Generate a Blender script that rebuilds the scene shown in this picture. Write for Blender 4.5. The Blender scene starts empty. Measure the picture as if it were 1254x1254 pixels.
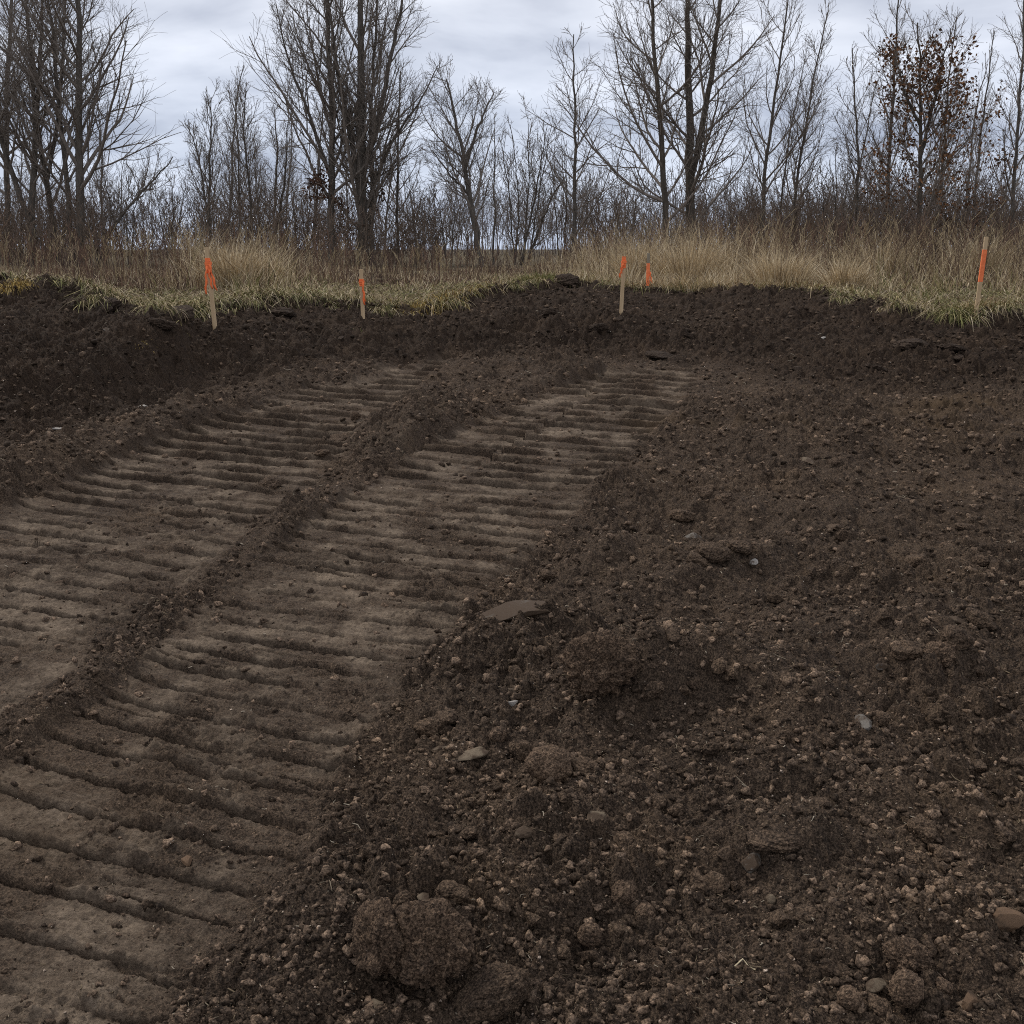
import bpy, bmesh, math
import numpy as np

F32 = np.float32
rng = np.random.default_rng(7)
S = bpy.context.scene
COL = S.collection

# ------------------------------------------------------------------ camera
FPX = 1345.0            # focal length for a 1254 px wide picture
CAM_H = 1.6
PITCH = math.atan(322 / FPX)
SLOPE = 0.045           # the pit floor climbs gently away from the camera
cam_d = bpy.data.cameras.new('camera')
cam = bpy.data.objects.new('camera', cam_d)
COL.objects.link(cam)
cam.location = (0, 0, CAM_H)
cam.rotation_euler = (math.pi / 2 - PITCH, 0, 0)
cam_d.sensor_width = 36
cam_d.lens = 36 * FPX / 1254
cam_d.clip_start = 0.05
cam_d.clip_end = 3000
S.camera = cam
cp, sp = math.cos(PITCH), math.sin(PITCH)


def ray(u, v):
    u = np.asarray(u, float); v = np.asarray(v, float)
    x = (u - 627) / FPX; y = -(v - 627) / FPX
    return x, cp + y * sp, -sp + y * cp


def at(u, v, Y):
    """world point of a photograph pixel at forward distance Y"""
    dx, dy, dz = ray(u, v)
    t = Y / dy
    return np.stack([dx * t, dy * t, CAM_H + dz * t], -1)


def onplane(u, v):
    dx, dy, dz = ray(u, v)
    t = -CAM_H / (dz - SLOPE * dy)
    return dx * t, dy * t


# ------------------------------------------------------------------ noise
def h2(ix, iy, seed):
    n = ix.astype(np.int64).astype(np.uint32) * np.uint32(374761393) + iy.astype(np.int64).astype(np.uint32) * np.uint32(668265263) + np.uint32((seed * 2246822519) & 0xffffffff)
    n = (n ^ (n >> np.uint32(13))) * np.uint32(1274126177)
    n = n ^ (n >> np.uint32(16))
    n = n * np.uint32(2246822519)
    n = n ^ (n >> np.uint32(15))
    return (n >> np.uint32(8)).astype(F32) * F32(1 / 16777216)


def vnoise(x, y, seed):
    ix = np.floor(x); iy = np.floor(y)
    fx = (x - ix).astype(F32); fy = (y - iy).astype(F32)
    fx = fx * fx * fx * (fx * (fx * 6 - 15) + 10); fy = fy * fy * fy * (fy * (fy * 6 - 15) + 10)
    a = h2(ix, iy, seed); b = h2(ix + 1, iy, seed); c = h2(ix, iy + 1, seed); d = h2(ix + 1, iy + 1, seed)
    return (a + (b - a) * fx) * (1 - fy) + (c + (d - c) * fx) * fy - F32(0.5)


def fbm(x, y, freq, octv, seed, gain=0.5):
    r = 0; a = 1.0
    ca, sa = math.cos(0.6), math.sin(0.6)
    for o in range(octv):
        r = r + a * vnoise(x * freq, y * freq, seed + o * 17)
        x, y = x * ca - y * sa, x * sa + y * ca
        freq *= 2.03; a *= gain
    return r


def billow(x, y, freq, octv, seed, gain=0.55):
    r = 0; a = 1.0
    ca, sa = math.cos(0.9), math.sin(0.9)
    for o in range(octv):
        r = r + a * np.abs(vnoise(x * freq, y * freq, seed + o * 13)) * 2
        x, y = x * ca - y * sa, x * sa + y * ca
        freq *= 2.1; a *= gain
    return r


def lumps(x, y, cell, prob, r0, r1, seed, flat=0.8, warp=0.22):
    """height of half-buried lumps, one at most per cell; also a random value per lump"""
    wx = x + cell * warp * 2 * vnoise(x * 2.7 / cell, y * 2.7 / cell, seed + 5)
    wy = y + cell * warp * 2 * vnoise(x * 2.7 / cell, y * 2.7 / cell, seed + 9)
    gx = np.floor(wx / cell); gy = np.floor(wy / cell)
    best = np.zeros(x.shape, F32)
    for i in (-1, 0, 1):
        for j in (-1, 0, 1):
            cx = gx + i; cy = gy + j
            e = h2(cx, cy, seed)
            px = (cx + 0.15 + 0.7 * h2(cx, cy, seed + 1)) * cell
            py = (cy + 0.15 + 0.7 * h2(cx, cy, seed + 2)) * cell
            q = h2(cx, cy, seed + 3)
            R = cell * (r0 + (r1 - r0) * q * q)
            dx = wx - px; dy = wy - py
            el = 0.75 + 0.5 * h2(cx, cy, seed + 4)
            k = R * R - dx * dx * el - dy * dy / el
            hh = np.sqrt(np.maximum(k, 0)) * flat - 0.18 * R
            hh = np.where(e < prob, np.maximum(hh, 0), 0)
            best = np.maximum(best, hh)
    return best.astype(F32)


def sstep(a, b, x):
    t = np.clip((x - a) / (b - a), 0, 1)
    return t * t * (3 - 2 * t)


# ------------------------------------------------------------------ terrain: pit floor, cut bank and field
# per column: photo u, toe v, then (v, forward distance) of bench, lip foot and lip top
PROF = [(-260, 570, (445, 8.2), (380, 10.6), (345, 11.2)),
        (0, 545, (432, 8.6), (368, 10.9), (339, 11.5)),
        (100, 520, (430, 8.9), (374, 11.0), (352, 11.4)),
        (185, 497, (402, 9.6), (397, 10.9), (383, 11.15)),
        (250, 480, (409, 10.5), (396, 11.2), (379, 11.35)),
        (310, 472, (398, 11.0), (384, 11.8), (366, 11.95)),
        (380, 462, (396, 11.5), (382, 12.3), (364, 12.45)),
        (440, 455, (400, 11.6), (391, 12.55), (373, 12.7)),
        (510, 450, (401, 11.9), (393, 12.7), (377, 12.85)),
        (560, 445, (400, 12.0), (382, 13.3), (365, 13.5)),
        (640, 440, (395, 12.3), (366, 14.8), (350, 15.1)),
        (700, 440, (395, 12.3), (356, 15.5), (345, 15.8)),
        (760, 442, (394, 12.4), (363, 15.0), (354, 15.3)),
        (850, 450, (400, 12.0), (365, 14.4), (357, 14.8)),
        (990, 470, (410, 11.5), (366, 13.4), (356, 13.75)),
        (1040, 474, (412, 11.2), (374, 12.7), (363, 13.0)),
        (1100, 478, (415, 11.0), (385, 12.0), (375, 12.2)),
        (1150, 480, (420, 10.8), (399, 11.35), (388, 11.55)),
        (1254, 480, (416, 10.8), (390, 11.4), (379, 11.65)),
        (1500, 490, (416, 10.6), (390, 11.4), (379, 11.65))]
PA, PY, PZ = [], [], []
for u, tv, k1, k2, k3 in PROF:
    PA.append((u - 627) / FPX / 1.008)
    yy = [float(onplane(u, tv)[1])] + [k[1] for k in (k1, k2, k3)]
    zz = [SLOPE * yy[0]] + [float(at(u, k[0], k[1])[2]) for k in (k1, k2, k3)]
    PY.append(yy); PZ.append(zz)
PA = np.array(PA); PY = np.array(PY); PZ = np.array(PZ)
FIELD_Z = 1.1

# track edges on the pit floor: photo pixels of the pressed strips, read once as ground points
def edge(pts):
    q = np.array([[float(a) for a in onplane(*p)] for p in pts])
    return q[np.argsort(q[:, 1])]
E1R = edge([(110, 1400), (200, 1254), (290, 1150), (400, 985), (490, 840), (590, 735), (700, 625), (790, 540), (845, 490), (856, 446)])
E1L = edge([(-560, 1400), (-200, 1080), (0, 925), (140, 830), (225, 740), (335, 662), (405, 608), (500, 552), (600, 505), (690, 470), (765, 446)])
E2R = edge([(-500, 1150), (-200, 980), (0, 850), (190, 715), (335, 605), (430, 525), (528, 455)])
E2L = edge([(-700, 960), (-200, 705), (0, 622), (130, 560), (220, 525), (330, 487), (440, 452)])
PHI = math.radians(19)
PITCHG = 0.150
GROW = 0.019            # bars stand further apart where the machine dug in and slipped, up the pit
MOUNDS = [  # u, v, half length, half width, height, turn (world radians from x axis)
    (745, 690, .34, .13, .12, .75), (855, 722, .42, .15, .10, .55), (905, 700, .3, .16, .06, .3),
    (880, 850, .50, .30, .15, .15), (960, 890, .34, .2, .12, -.5), (800, 880, .30, .17, .09, .5),
    (1040, 800, .5, .22, .07, .2), (640, 780, .35, .2, .04, .9), (1120, 1170, .25, .16, .06, .3),
    (700, 1000, .35, .18, .05, .8), (560, 1130, .3, .2, .06, .3), (1060, 980, .35, .2, .04, -.6),
    (930, 1060, .2, .1, .05, .2), (1150, 830, .3, .15, .05, .2), (330, 590, .3, .2, .05, .5),
    (415, 530, .4, .22, .07, .6), (520, 470, .5, .3, .06, .3), (700, 460, .9, .3, .06, .2),
    (1120, 555, 1.2, .3, .06, -.25), (1000, 620, .9, .4, .05, -.1), (740, 590, .5, .2, .05, 1.0),
    (60, 885, .4, .2, .05, .9)]
MND = [(*[float(a) for a in onplane(u, v)], l, w, h, r) for u, v, l, w, h, r in MOUNDS]


def terrain(x, y, detail=True):
    x = np.asarray(x, F32); y = np.asarray(y, F32)
    a = x / np.maximum(y, 1.0)
    a = np.clip(a, -0.75, 0.75)
    nb = fbm(x, y, 1.1, 4, 11)
    nb2 = fbm(x, y, 5.0, 3, 41)
    yk = [np.interp(a, PA, PY[:, k]).astype(F32) for k in range(4)]
    zk = [np.interp(a, PA, PZ[:, k]).astype(F32) for k in range(4)]
    yw = y + 0.28 * nb + 0.10 * nb2
    z = SLOPE * np.maximum(y, -20)
    for k in range(3):
        t = np.clip((yw - yk[k]) / (yk[k + 1] - yk[k]), 0, 1)
        if k == 0:
            t = t * t * (3 - 2 * t) * 0.6 + t * 0.4
        z = np.where(yw > yk[k], zk[k] + (zk[k + 1] - zk[k]) * t, z)
    t = np.clip((y - yk[3]) / 3.5, 0, 1)
    z = np.where(yw > yk[3], zk[3] + (FIELD_Z - zk[3]) * t, z)
    z = z + 0.05 * fbm(x, y, .35, 2, 71) * sstep(0, 3, y - yk[3])
    field = sstep(-0.06, 0.06, yw - yk[3])
    bank = sstep(-0.3, 0.5, yw - yk[0]) * (1 - field)
    # pressed track strips
    ej = 0.05 * fbm(x, y, 3.0, 3, 91)
    def strip(L, R, soft):
        xl = np.interp(y, L[:, 1], L[:, 0]); xr = np.interp(y, R[:, 1], R[:, 0])
        m = sstep(-0.01, soft, x - xl + ej) * sstep(-0.02, 0.16, xr - x + 2.2 * ej)
        return m, xl, xr
    m1, x1l, x1r = strip(E1L + np.array([.02, 0]), E1R + np.array([.07, 0]), .06)
    m2, x2l, x2r = strip(E2L + np.array([.03, 0]), E2R + np.array([.20, 0]), .06)
    fade = 1 - sstep(-0.9, 0.1, y + 2.0 * nb - yk[0])
    m1 = m1 * fade; m2 = m2 * fade
    m2 = m2 * (1 - m1)
    track = np.maximum(m1, m2).astype(F32)
    # berms: between the strips (steep on the right), left of the left strip, right edge
    gap = np.maximum(x1l - x2r, 0.25)
    tb = np.clip((x - x2r) / gap, -1, 1.3)
    ridge = sstep(-0.25, 0.95, tb) * (1 - sstep(-.16, 0.06, x - x1l + 1.6 * ej))
    z = z + ridge * (0.085 + 0.08 * nb) * fade * (.45 + .55 * sstep(3.2, 5.0, y))
    lb = np.exp(-((x - x2l + .22) / .2) ** 2)
    z = z + 0.10 * lb * fade * (1 + nb)
    rb = np.exp(-((x - x1r - .12) / .15) ** 2)
    z = z + 0.020 * rb * fade * (1 + 1.5 * nb)
    # grouser trenches
    s = x * math.sin(PHI) + y * math.cos(PHI)
    sec = (sstep(-.02, .02, x - (x1r - .95)) * sstep(6.0, 7.5, y)).astype(F32)
    s = s + sec * 0.11 + 0.026 * fbm(x, y, .9, 2, 131)
    s = s - 0.07 * np.exp(-np.maximum(x - x1l, 0) / .10) * m1 - 0.06 * np.exp(-np.maximum(x - x2l, 0) / .12) * m2
    sp_ = np.maximum(s - 3.0, 0)
    pl = PITCHG + GROW * sp_
    cyc = np.where(s > 3.0, np.log1p(GROW * sp_ / PITCHG) / GROW, (s - 3.0) / PITCHG)
    ph = cyc % 1.0
    dt = (ph - 0.5) * pl + .005 * fbm(x, y, 9, 3, 141) + .006 * fbm(x, y, 34, 3, 145, .7) * (1 - .8 * sstep(3, 6, y))
    idx = np.floor(cyc)
    deep = sstep(4.2, 8.0, y)
    amp = np.clip(0.92 + 1.9 * fbm(x, y, 3.0, 4, 151), 0.12, 1.2) * (1 + .35 * deep) * (0.75 + .5 * h2(idx, idx * 0 + sec * 3, 77))
    ww = 0.0072 * pl / PITCHG + .003 * deep + 0.004 * vnoise(x * 6, y * 6, 171)
    trench = np.exp(-(dt / ww) ** 6) * amp * track
    lip = np.exp(-((dt - .018 * pl / PITCHG) / (.009 * pl / PITCHG)) ** 2) * amp * track
    tilt = dt * 0.075 * track
    # a second, weaker pass pressed between the first bars
    s2 = s + .075 + .05 * fbm(x, y, .8, 2, 161) + x * .05
    d2 = ((s2 / .205) % 1.0 - .5) * .205 + .014 * fbm(x, y, 11, 3, 143)
    a2 = np.clip(.22 + 2.2 * fbm(x, y, 1.7, 3, 163), 0, 1) * track * (1 - sstep(4.5, 6.5, y))
    tr2 = np.exp(-(d2 / (ww * .8)) ** 4) * a2
    z = z - tr2 * .022 + a2 * .012 * np.exp(-((d2 + .035) / .014) ** 2)
    trench = np.maximum(trench, tr2 * .7)
    z = z - track * 0.020 - trench * (0.024 + .016 * deep) + lip * (0.012 + .014 * deep) + tilt
    # mounds of loose spoil
    for mx, my, l, w, hh, r in MND:
        dx = x - mx; dy = y - my
        near = (np.abs(dx) < 3 * l) & (np.abs(dy) < 3 * l)
        if not near.any():
            continue
        c, q = math.cos(r), math.sin(r)
        aa = (dx * c + dy * q) / l; bb = (-dx * q + dy * c) / w + .5 * nb
        bb = np.where(bb < 0, bb * 1.9, bb)
        z = z + 1.05 * hh * np.exp(-(aa * aa + bb * bb) ** 1.1) * (1 + nb) * (1 - track)
    loose = (1 - track) * (1 - field)
    z = z + loose * 0.10 * fbm(x, y, 0.9, 3, 201) + track * 0.02 * fbm(x, y, 1.4, 2, 211)
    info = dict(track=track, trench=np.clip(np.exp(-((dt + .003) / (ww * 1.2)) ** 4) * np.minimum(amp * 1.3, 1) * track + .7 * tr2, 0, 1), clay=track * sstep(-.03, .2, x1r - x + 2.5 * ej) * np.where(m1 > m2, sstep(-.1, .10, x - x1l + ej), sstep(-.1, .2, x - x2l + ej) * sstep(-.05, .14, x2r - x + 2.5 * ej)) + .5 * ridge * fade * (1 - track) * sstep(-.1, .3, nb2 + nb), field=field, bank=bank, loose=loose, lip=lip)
    if not detail:
        return z, info
    near = np.clip(1.6 - np.hypot(x, y) / 16, 0, 1)
    rough = 0.5 + 1.2 * sstep(-.25, .3, fbm(x, y, 1.3, 3, 301))
    # crumbs of soil, four sizes
    L1 = lumps(x, y, .30, .33, .14, .46, 401, .75)
    L2 = lumps(x, y, .115, .52, .15, .52, 421, .8)
    L3 = lumps(x, y, .046, .72, .20, .58, 441, .85)
    L4 = lumps(x, y, .020, .85, .25, .62, 461, .9)
    L15 = lumps(x, y, .19, .5, .14, .5, 411, .8)
    amt = loose * rough
    bil = billow(x, y, 4.3, 6, 501, .56)
    bil2 = billow(x, y, 24, 4, 531, .62)
    soil = amt * (L1 * (.35 - .05 * bank) + L15 * (.45 - .05 * bank) + 1.0 * L2 + 1.05 * L3 + 1.0 * L4)
    soil = soil + loose * ((0.040 + .012 * bank) * (bil - .6) + .011 * (bil2 - .6) + bank * .050 * (billow(x, y, 9.5, 4, 511, .6) - .6))
    sc = np.clip(.5 + 2.4 * fbm(x, y, 3.1, 4, 581), 0, 1.3)
    crust = track * (1 - .45 * sstep(4, 7, y)) * (0.014 * (billow(x * .6 + y * .2, y * 1.5, 6, 6, 541, .62) - .6) * (.5 + sc) + .007 * (bil2 - .6) + .003 * fbm(x, y, 45, 3, 547, .65) + np.clip(lip * 1.6, 0, 1) * (.40 * L3 + .30 * L4)
                     + .6 * L3 * sstep(.35, .9, sc) + .55 * L4 * sstep(.25, .7, sc) + .5 * L2 * sstep(.6, 1.1, sc))
    z = z + soil + crust + field * 0.03 * fbm(x, y, 6, 3, 601)
    return z.astype(F32), info


def hit(u, v):
    """ground point that a photograph pixel looks at"""
    dx, dy, dz = ray(u, v)
    ys = np.geomspace(1.3, 40, 2500)
    t = ys / dy
    z, _ = terrain(dx * t, ys, False)
    below = (CAM_H + dz * t) < z
    i = int(np.argmax(below)) if below.any() else len(ys) - 1
    return float(dx * t[i]), float(ys[i])


def ground_z(x, y):
    return float(terrain(np.array([x]), np.array([y]), False)[0][0])


# ------------------------------------------------------------------ mesh helpers
def mesh_np(name, V, Fc, smooth=False, attrs=None, mat=None):
    me = bpy.data.meshes.new(name)
    V = np.ascontiguousarray(V, F32)
    faces = Fc if isinstance(Fc, list) else [Fc]
    faces = [np.asarray(f, np.int32) for f in faces if len(f)]
    nl = sum(f.size for f in faces); nf = sum(len(f) for f in faces)
    me.vertices.add(len(V)); me.vertices.foreach_set('co', V.ravel())
    me.loops.add(nl); me.polygons.add(nf)
    me.loops.foreach_set('vertex_index', np.concatenate([f.ravel() for f in faces]))
    tot = np.concatenate([np.full(len(f), f.shape[1], np.int32) for f in faces])
    st = np.concatenate([[0], np.cumsum(tot)[:-1]]).astype(np.int32)
    me.polygons.foreach_set('loop_start', st)
    if smooth:
        me.polygons.foreach_set('use_smooth', np.ones(nf, bool))
    me.update(calc_edges=True)
    for k, arr in (attrs or {}).items():
        arr = np.ascontiguousarray(arr, F32)
        if arr.ndim == 1:
            at_ = me.attributes.new(k, 'FLOAT', 'POINT'); at_.data.foreach_set('value', arr)
        else:
            at_ = me.attributes.new(k, 'FLOAT_COLOR', 'POINT')
            if arr.shape[1] == 3:
                arr = np.concatenate([arr, np.ones((len(arr), 1), F32)], 1)
            at_.data.foreach_set('color', np.ascontiguousarray(arr).ravel())
    if mat:
        me.materials.append(mat)
    return me


def link(name, me, parent=None, loc=None, **props):
    o = bpy.data.objects.new(name, me)
    COL.objects.link(o)
    if parent:
        o.parent = parent
    if loc is not None:
        o.location = loc
    for k, v in props.items():
        if v:
            o[k] = v
    return o


def empty(name, loc, label, cat, group=None):
    o = bpy.data.objects.new(name, None)
    o.empty_display_size = 0.2
    COL.objects.link(o)
    o.location = loc
    o['label'] = label; o['category'] = cat
    if group:
        o['group'] = group
    return o


# ------------------------------------------------------------------ materials
class NT:
    def __init__(s, name, rough=.9):
        s.m = bpy.data.materials.new(name); s.m.use_nodes = True
        s.t = s.m.node_tree; s.n = s.t.nodes
        s.b = s.n['Principled BSDF']
        s.b.inputs['Roughness'].default_value = rough
        s.b.inputs['Specular IOR Level'].default_value = .12
        s.pos = s.n.new('ShaderNodeNewGeometry').outputs['Position']
        s.tc = s.n.new('ShaderNodeTexCoord').outputs['Object']

    def ln(s, a, b): s.t.links.new(a, b)

    def noise(s, vec, scale, det=4, rough=.6):
        k = s.n.new('ShaderNodeTexNoise'); k.inputs['Scale'].default_value = scale
        k.inputs['Detail'].default_value = det; k.inputs['Roughness'].default_value = rough
        s.ln(vec, k.inputs['Vector']); return k.outputs['Fac']

    def ramp(s, fac, stops):
        r = s.n.new('ShaderNodeValToRGB'); e = r.color_ramp.elements
        while len(e) < len(stops): e.new(0.5)
        for i, (p, c) in enumerate(stops):
            e[i].position = p; e[i].color = (*c, 1) if len(c) == 3 else c
        s.ln(fac, r.inputs['Fac']); return r.outputs['Color']

    def mix(s, fac, a, b, mode='MIX'):
        k = s.n.new('ShaderNodeMix'); k.data_type = 'RGBA'; k.blend_type = mode
        for sock, val in ((k.inputs[0], fac), (k.inputs[6], a), (k.inputs[7], b)):
            if isinstance(val, (int, float)): sock.default_value = val
            elif isinstance(val, tuple): sock.default_value = (*val, 1)
            else: s.ln(val, sock)
        return k.outputs[2]

    def math(s, op, a, b=None):
        k = s.n.new('ShaderNodeMath'); k.operation = op
        for i, val in enumerate((a, b)):
            if val is None: continue
            if isinstance(val, (int, float)): k.inputs[i].default_value = val
            else: s.ln(val, k.inputs[i])
        return k.outputs[0]

    def attr(s, name):
        k = s.n.new('ShaderNodeAttribute'); k.attribute_name = name
        return k

    def bump(s, h, strength, dist):
        k = s.n.new('ShaderNodeBump'); k.inputs['Strength'].default_value = strength
        k.inputs['Distance'].default_value = dist
        s.ln(h, k.inputs['Height']); s.ln(k.outputs[0], s.b.inputs['Normal'])

    def color(s, c):
        if isinstance(c, tuple): s.b.inputs['Base Color'].default_value = (*c, 1)
        else: s.ln(c, s.b.inputs['Base Color'])


SOIL_D = (.030, .0210, .0148); SOIL_M = (.080, .0540, .0352); SOIL_L = (.31, .222, .145)
CLAY_D = (.062, .0445, .0315); CLAY_L = (.285, .215, .150)


def soil_color(k, vec):
    n1 = k.noise(vec, 2.2, 5, .65)
    n2 = k.noise(vec, 42, 6, .8)
    n3_ = k.noise(vec, 170, 4, .75)
    base = k.ramp(n1, [(.38, (.029, .0215, .0165)), (.55, (.066, .0460, .0320)), (.70, (.122, .082, .051))])
    fine = k.ramp(n2, [(.38, SOIL_D), (.52, SOIL_M), (.64, (.10, .069, .045)), (.70, SOIL_L)])
    c = k.mix(.68, base, fine)
    dark = k.ramp(n3_, [(.40, (.36, .36, .36)), (.5, (1, 1, 1)), (.60, (1.9, 1.9, 1.9))])
    c = k.mix(1.0, c, dark, 'MULTIPLY')
    fleck = k.ramp(k.noise(vec, 260, 2, .5), [(.69, (0, 0, 0)), (.73, (1, 1, 1))])
    return k.mix(k.math('MULTIPLY', fleck, .6), c, (.26, .205, .150))


def m_ground():
    k = NT('ground_soil', .93)
    loose = soil_color(k, k.pos)
    n = k.noise(k.pos, 7.5, 6, .75); n2 = k.noise(k.pos, 70, 6, .8)
    clay = k.mix(.5, k.ramp(n, [(.38, CLAY_D), (.62, CLAY_L)]), k.ramp(n2, [(.40, CLAY_D), (.62, CLAY_L)]))
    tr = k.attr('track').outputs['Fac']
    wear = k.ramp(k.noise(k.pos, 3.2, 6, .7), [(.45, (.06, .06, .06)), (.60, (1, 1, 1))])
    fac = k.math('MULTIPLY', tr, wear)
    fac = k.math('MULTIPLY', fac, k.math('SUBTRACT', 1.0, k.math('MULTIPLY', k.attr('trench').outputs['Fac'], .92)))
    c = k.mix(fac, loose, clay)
    c = k.mix(k.math('MULTIPLY', k.attr('topsoil').outputs['Fac'], .9), c, k.mix(1.0, loose, (.57, .545, .535), 'MULTIPLY'))
    # rust brown patches of subsoil
    rp = k.ramp(k.noise(k.pos, .9, 4, .6), [(.52, (0, 0, 0)), (.68, (1, 1, 1))])
    rp = k.math('MULTIPLY', rp, k.attr('subsoil').outputs['Fac'])
    c = k.mix(k.math('MULTIPLY', rp, .8), c, (.098, .064, .036))
    th = k.ramp(k.noise(k.pos, 14, 5, .7), [(.35, (.045, .034, .02)), (.6, (.12, .092, .05)), (.75, (.19, .15, .085))])
    c = k.mix(k.attr('field').outputs['Fac'], c, th)
    k.color(c)
    h = k.math('ADD', k.noise(k.pos, 95, 4, .7), k.math('MULTIPLY', k.noise(k.pos, 330, 3, .6), .4))
    k.bump(h, 1.0, .012)
    return k.m


def m_clod(name, stone=None, tint=(1.3, 1.28, 1.25)):
    k = NT(name, .93)
    if stone is None:
        k.color(k.mix(1.0, soil_color(k, k.pos), tint, 'MULTIPLY'))
        h = k.math('ADD', k.noise(k.pos, 80, 5, .75), k.math('MULTIPLY', k.noise(k.pos, 260, 3, .6), .5))
        k.bump(h, 1.0, .010)
    else:
        a, b, cov = stone
        n = k.noise(k.tc, 22, 6, .7)
        c = k.ramp(n, [(.35, a), (.62, b)])
        mud = k.ramp(k.noise(k.pos, 16, 6, .75), [(cov, (1, 1, 1)), (cov + .12, (0, 0, 0))])
        k.color(k.mix(mud, c, SOIL_M))
        k.b.inputs['Roughness'].default_value = .75
        k.bump(k.noise(k.tc, 60, 5, .7), .6, .006)
    return k.m


def m_attr(name, rough=.8, var=.25, trans=0):
    k = NT(name, rough)
    c = k.attr('Col').outputs['Color']
    n = k.noise(k.pos, 30, 3, .6)
    f = k.ramp(n, [(.3, (1 - var,) * 3), (.7, (1 + var,) * 3)])
    k.color(k.mix(1.0, c, f, 'MULTIPLY'))
    return k.m


def m_bark(name, a, b):
    k = NT(name, .9)
    mp = k.n.new('ShaderNodeMapping'); mp.inputs['Scale'].default_value = (1, 1, .18)
    k.ln(k.tc, mp.inputs['Vector'])
    n = k.noise(mp.outputs[0], 18, 5, .7)
    k.color(k.ramp(n, [(.32, a), (.68, b)]))
    k.bump(n, .7, .03)
    return k.m


def m_wood(name, a, b):
    k = NT(name, .75)
    mp = k.n.new('ShaderNodeMapping'); mp.inputs['Scale'].default_value = (1, 1, .05)
    k.ln(k.tc, mp.inputs['Vector'])
    n = k.noise(mp.outputs[0], 90, 5, .65)
    k.color(k.ramp(n, [(.3, a), (.7, b)]))
    k.bump(n, .3, .002)
    return k.m


def m_paint(name, a, b, rough=.6):
    k = NT(name, rough)
    k.color(k.ramp(k.noise(k.tc, 60, 4, .6), [(.3, a), (.7, b)]))
    return k.m


M_GROUND = m_ground()
M_CLOD = m_clod('clod_soil')
M_CLODR = m_clod('dry_clod_soil', None, (1.7, 1.65, 1.6))
M_CLODB = m_clod('big_clod_soil', None, (1.6, 1.55, 1.5))
M_CLODD = m_clod('black_clod_soil', None, (.68, .68, .70))
M_STONE = m_clod('grey_stone', ((.12, .105, .088), (.25, .225, .19), .47))
M_SLAB = m_clod('slab_stone', ((.085, .072, .058), (.16, .138, .11), .55))
M_PALE = m_clod('pale_stone', ((.26, .235, .20), (.44, .40, .35), .38))
M_TAN = m_clod('tan_stone', ((.12, .09, .06), (.22, .17, .115), .47))
M_RUST = m_clod('rusty_stone', ((.10, .060, .035), (.20, .125, .075), .40))
M_GRASS = m_attr('grass_blades', .8)
M_FIBRE = m_attr('root_fibre', .9)


def m_crumb():
    k = NT('crumb_soil', .95)
    k.color(k.mix(1.0, soil_color(k, k.pos), k.attr('Col').outputs['Color'], 'MULTIPLY'))
    return k.m


M_CRUMB = m_crumb()
M_LEAF = m_attr('dead_leaves', .8)
M_BARK = m_bark('bark_grey_brown', (.060, .051, .042), (.160, .138, .115))
M_BARK2 = m_bark('bark_dark', (.045, .037, .029), (.125, .104, .082))
M_TWIG = m_bark('twig_bark', (.14, .115, .094), (.26, .22, .185))
M_WOOD = m_wood('stake_wood', (.42, .29, .16), (.62, .46, .28))
M_WOODG = m_wood('weathered_stake_wood', (.20, .17, .12), (.34, .28, .20))
M_ORANGE = m_paint('orange_marking_paint', (.80, .17, .06), (.98, .28, .11))
M_RIBBON = m_paint('orange_ribbon', (.90, .17, .055), (1.0, .25, .085), .45)
M_STRAW = m_paint('straw', (.45, .36, .22), (.62, .52, .34), .7)

# ------------------------------------------------------------------ ground sheet
th = np.concatenate([np.linspace(-math.pi, -0.80, 60, endpoint=False), np.linspace(-.80, -.485, 110, endpoint=False),
                     np.linspace(-.485, .485, 1120, endpoint=False), np.linspace(.485, .80, 110, endpoint=False),
                     np.linspace(.80, math.pi, 60, endpoint=False)])
rr = [1.5]
while rr[-1] < 18.5:
    rr.append(rr[-1] + min(rr[-1] ** 2 / 1.6 * .00105, (.00155 if rr[-1] < 6 or rr[-1] > 13.5 else .00125) * rr[-1]))
rr = np.array([.12, .25, .4, .55, .7, .85, 1.0, 1.1, 1.2, 1.27, 1.33, 1.38, 1.42, 1.455, 1.48] + rr + list(np.geomspace(18.6, 1500, 110)))
RR, TT = np.meshgrid(rr, th, indexing='ij')
GX = (RR * np.sin(TT)).astype(F32).ravel(); GY = (RR * np.cos(TT)).astype(F32).ravel()
GZ, gi = terrain(GX, GY)
nr, nt = RR.shape
ii, jj = np.meshgrid(np.arange(nr - 1), np.arange(nt), indexing='ij')
j2 = (jj + 1) % nt
quads = np.stack([ii * nt + jj, ii * nt + j2, (ii + 1) * nt + j2, (ii + 1) * nt + jj], -1).reshape(-1, 4)[:, ::-1]
cz = float(GZ[:nt].mean())
V = np.concatenate([np.stack([GX, GY, GZ], 1), [[0, 0, cz]]])
cen = np.stack([np.full(nt, nr * nt), (np.arange(nt) + 1) % nt, np.arange(nt)], 1)
far = np.hypot(GX, GY)
subs = np.exp(-((GY - 8.2) / 2.3) ** 2) * sstep(.2, 1.5, GX) + .5 * np.exp(-((GX + 2.7) / .5) ** 2) * sstep(4, 7, GY) * (1 - gi['track'])
subs = np.maximum(subs, .45 * sstep(3.5, 2.5, GY)) * (1 - gi['field']) * (1 - .7 * gi['bank'])
pad = lambda q: np.concatenate([np.asarray(q, F32), np.zeros(1, F32)])
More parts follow.
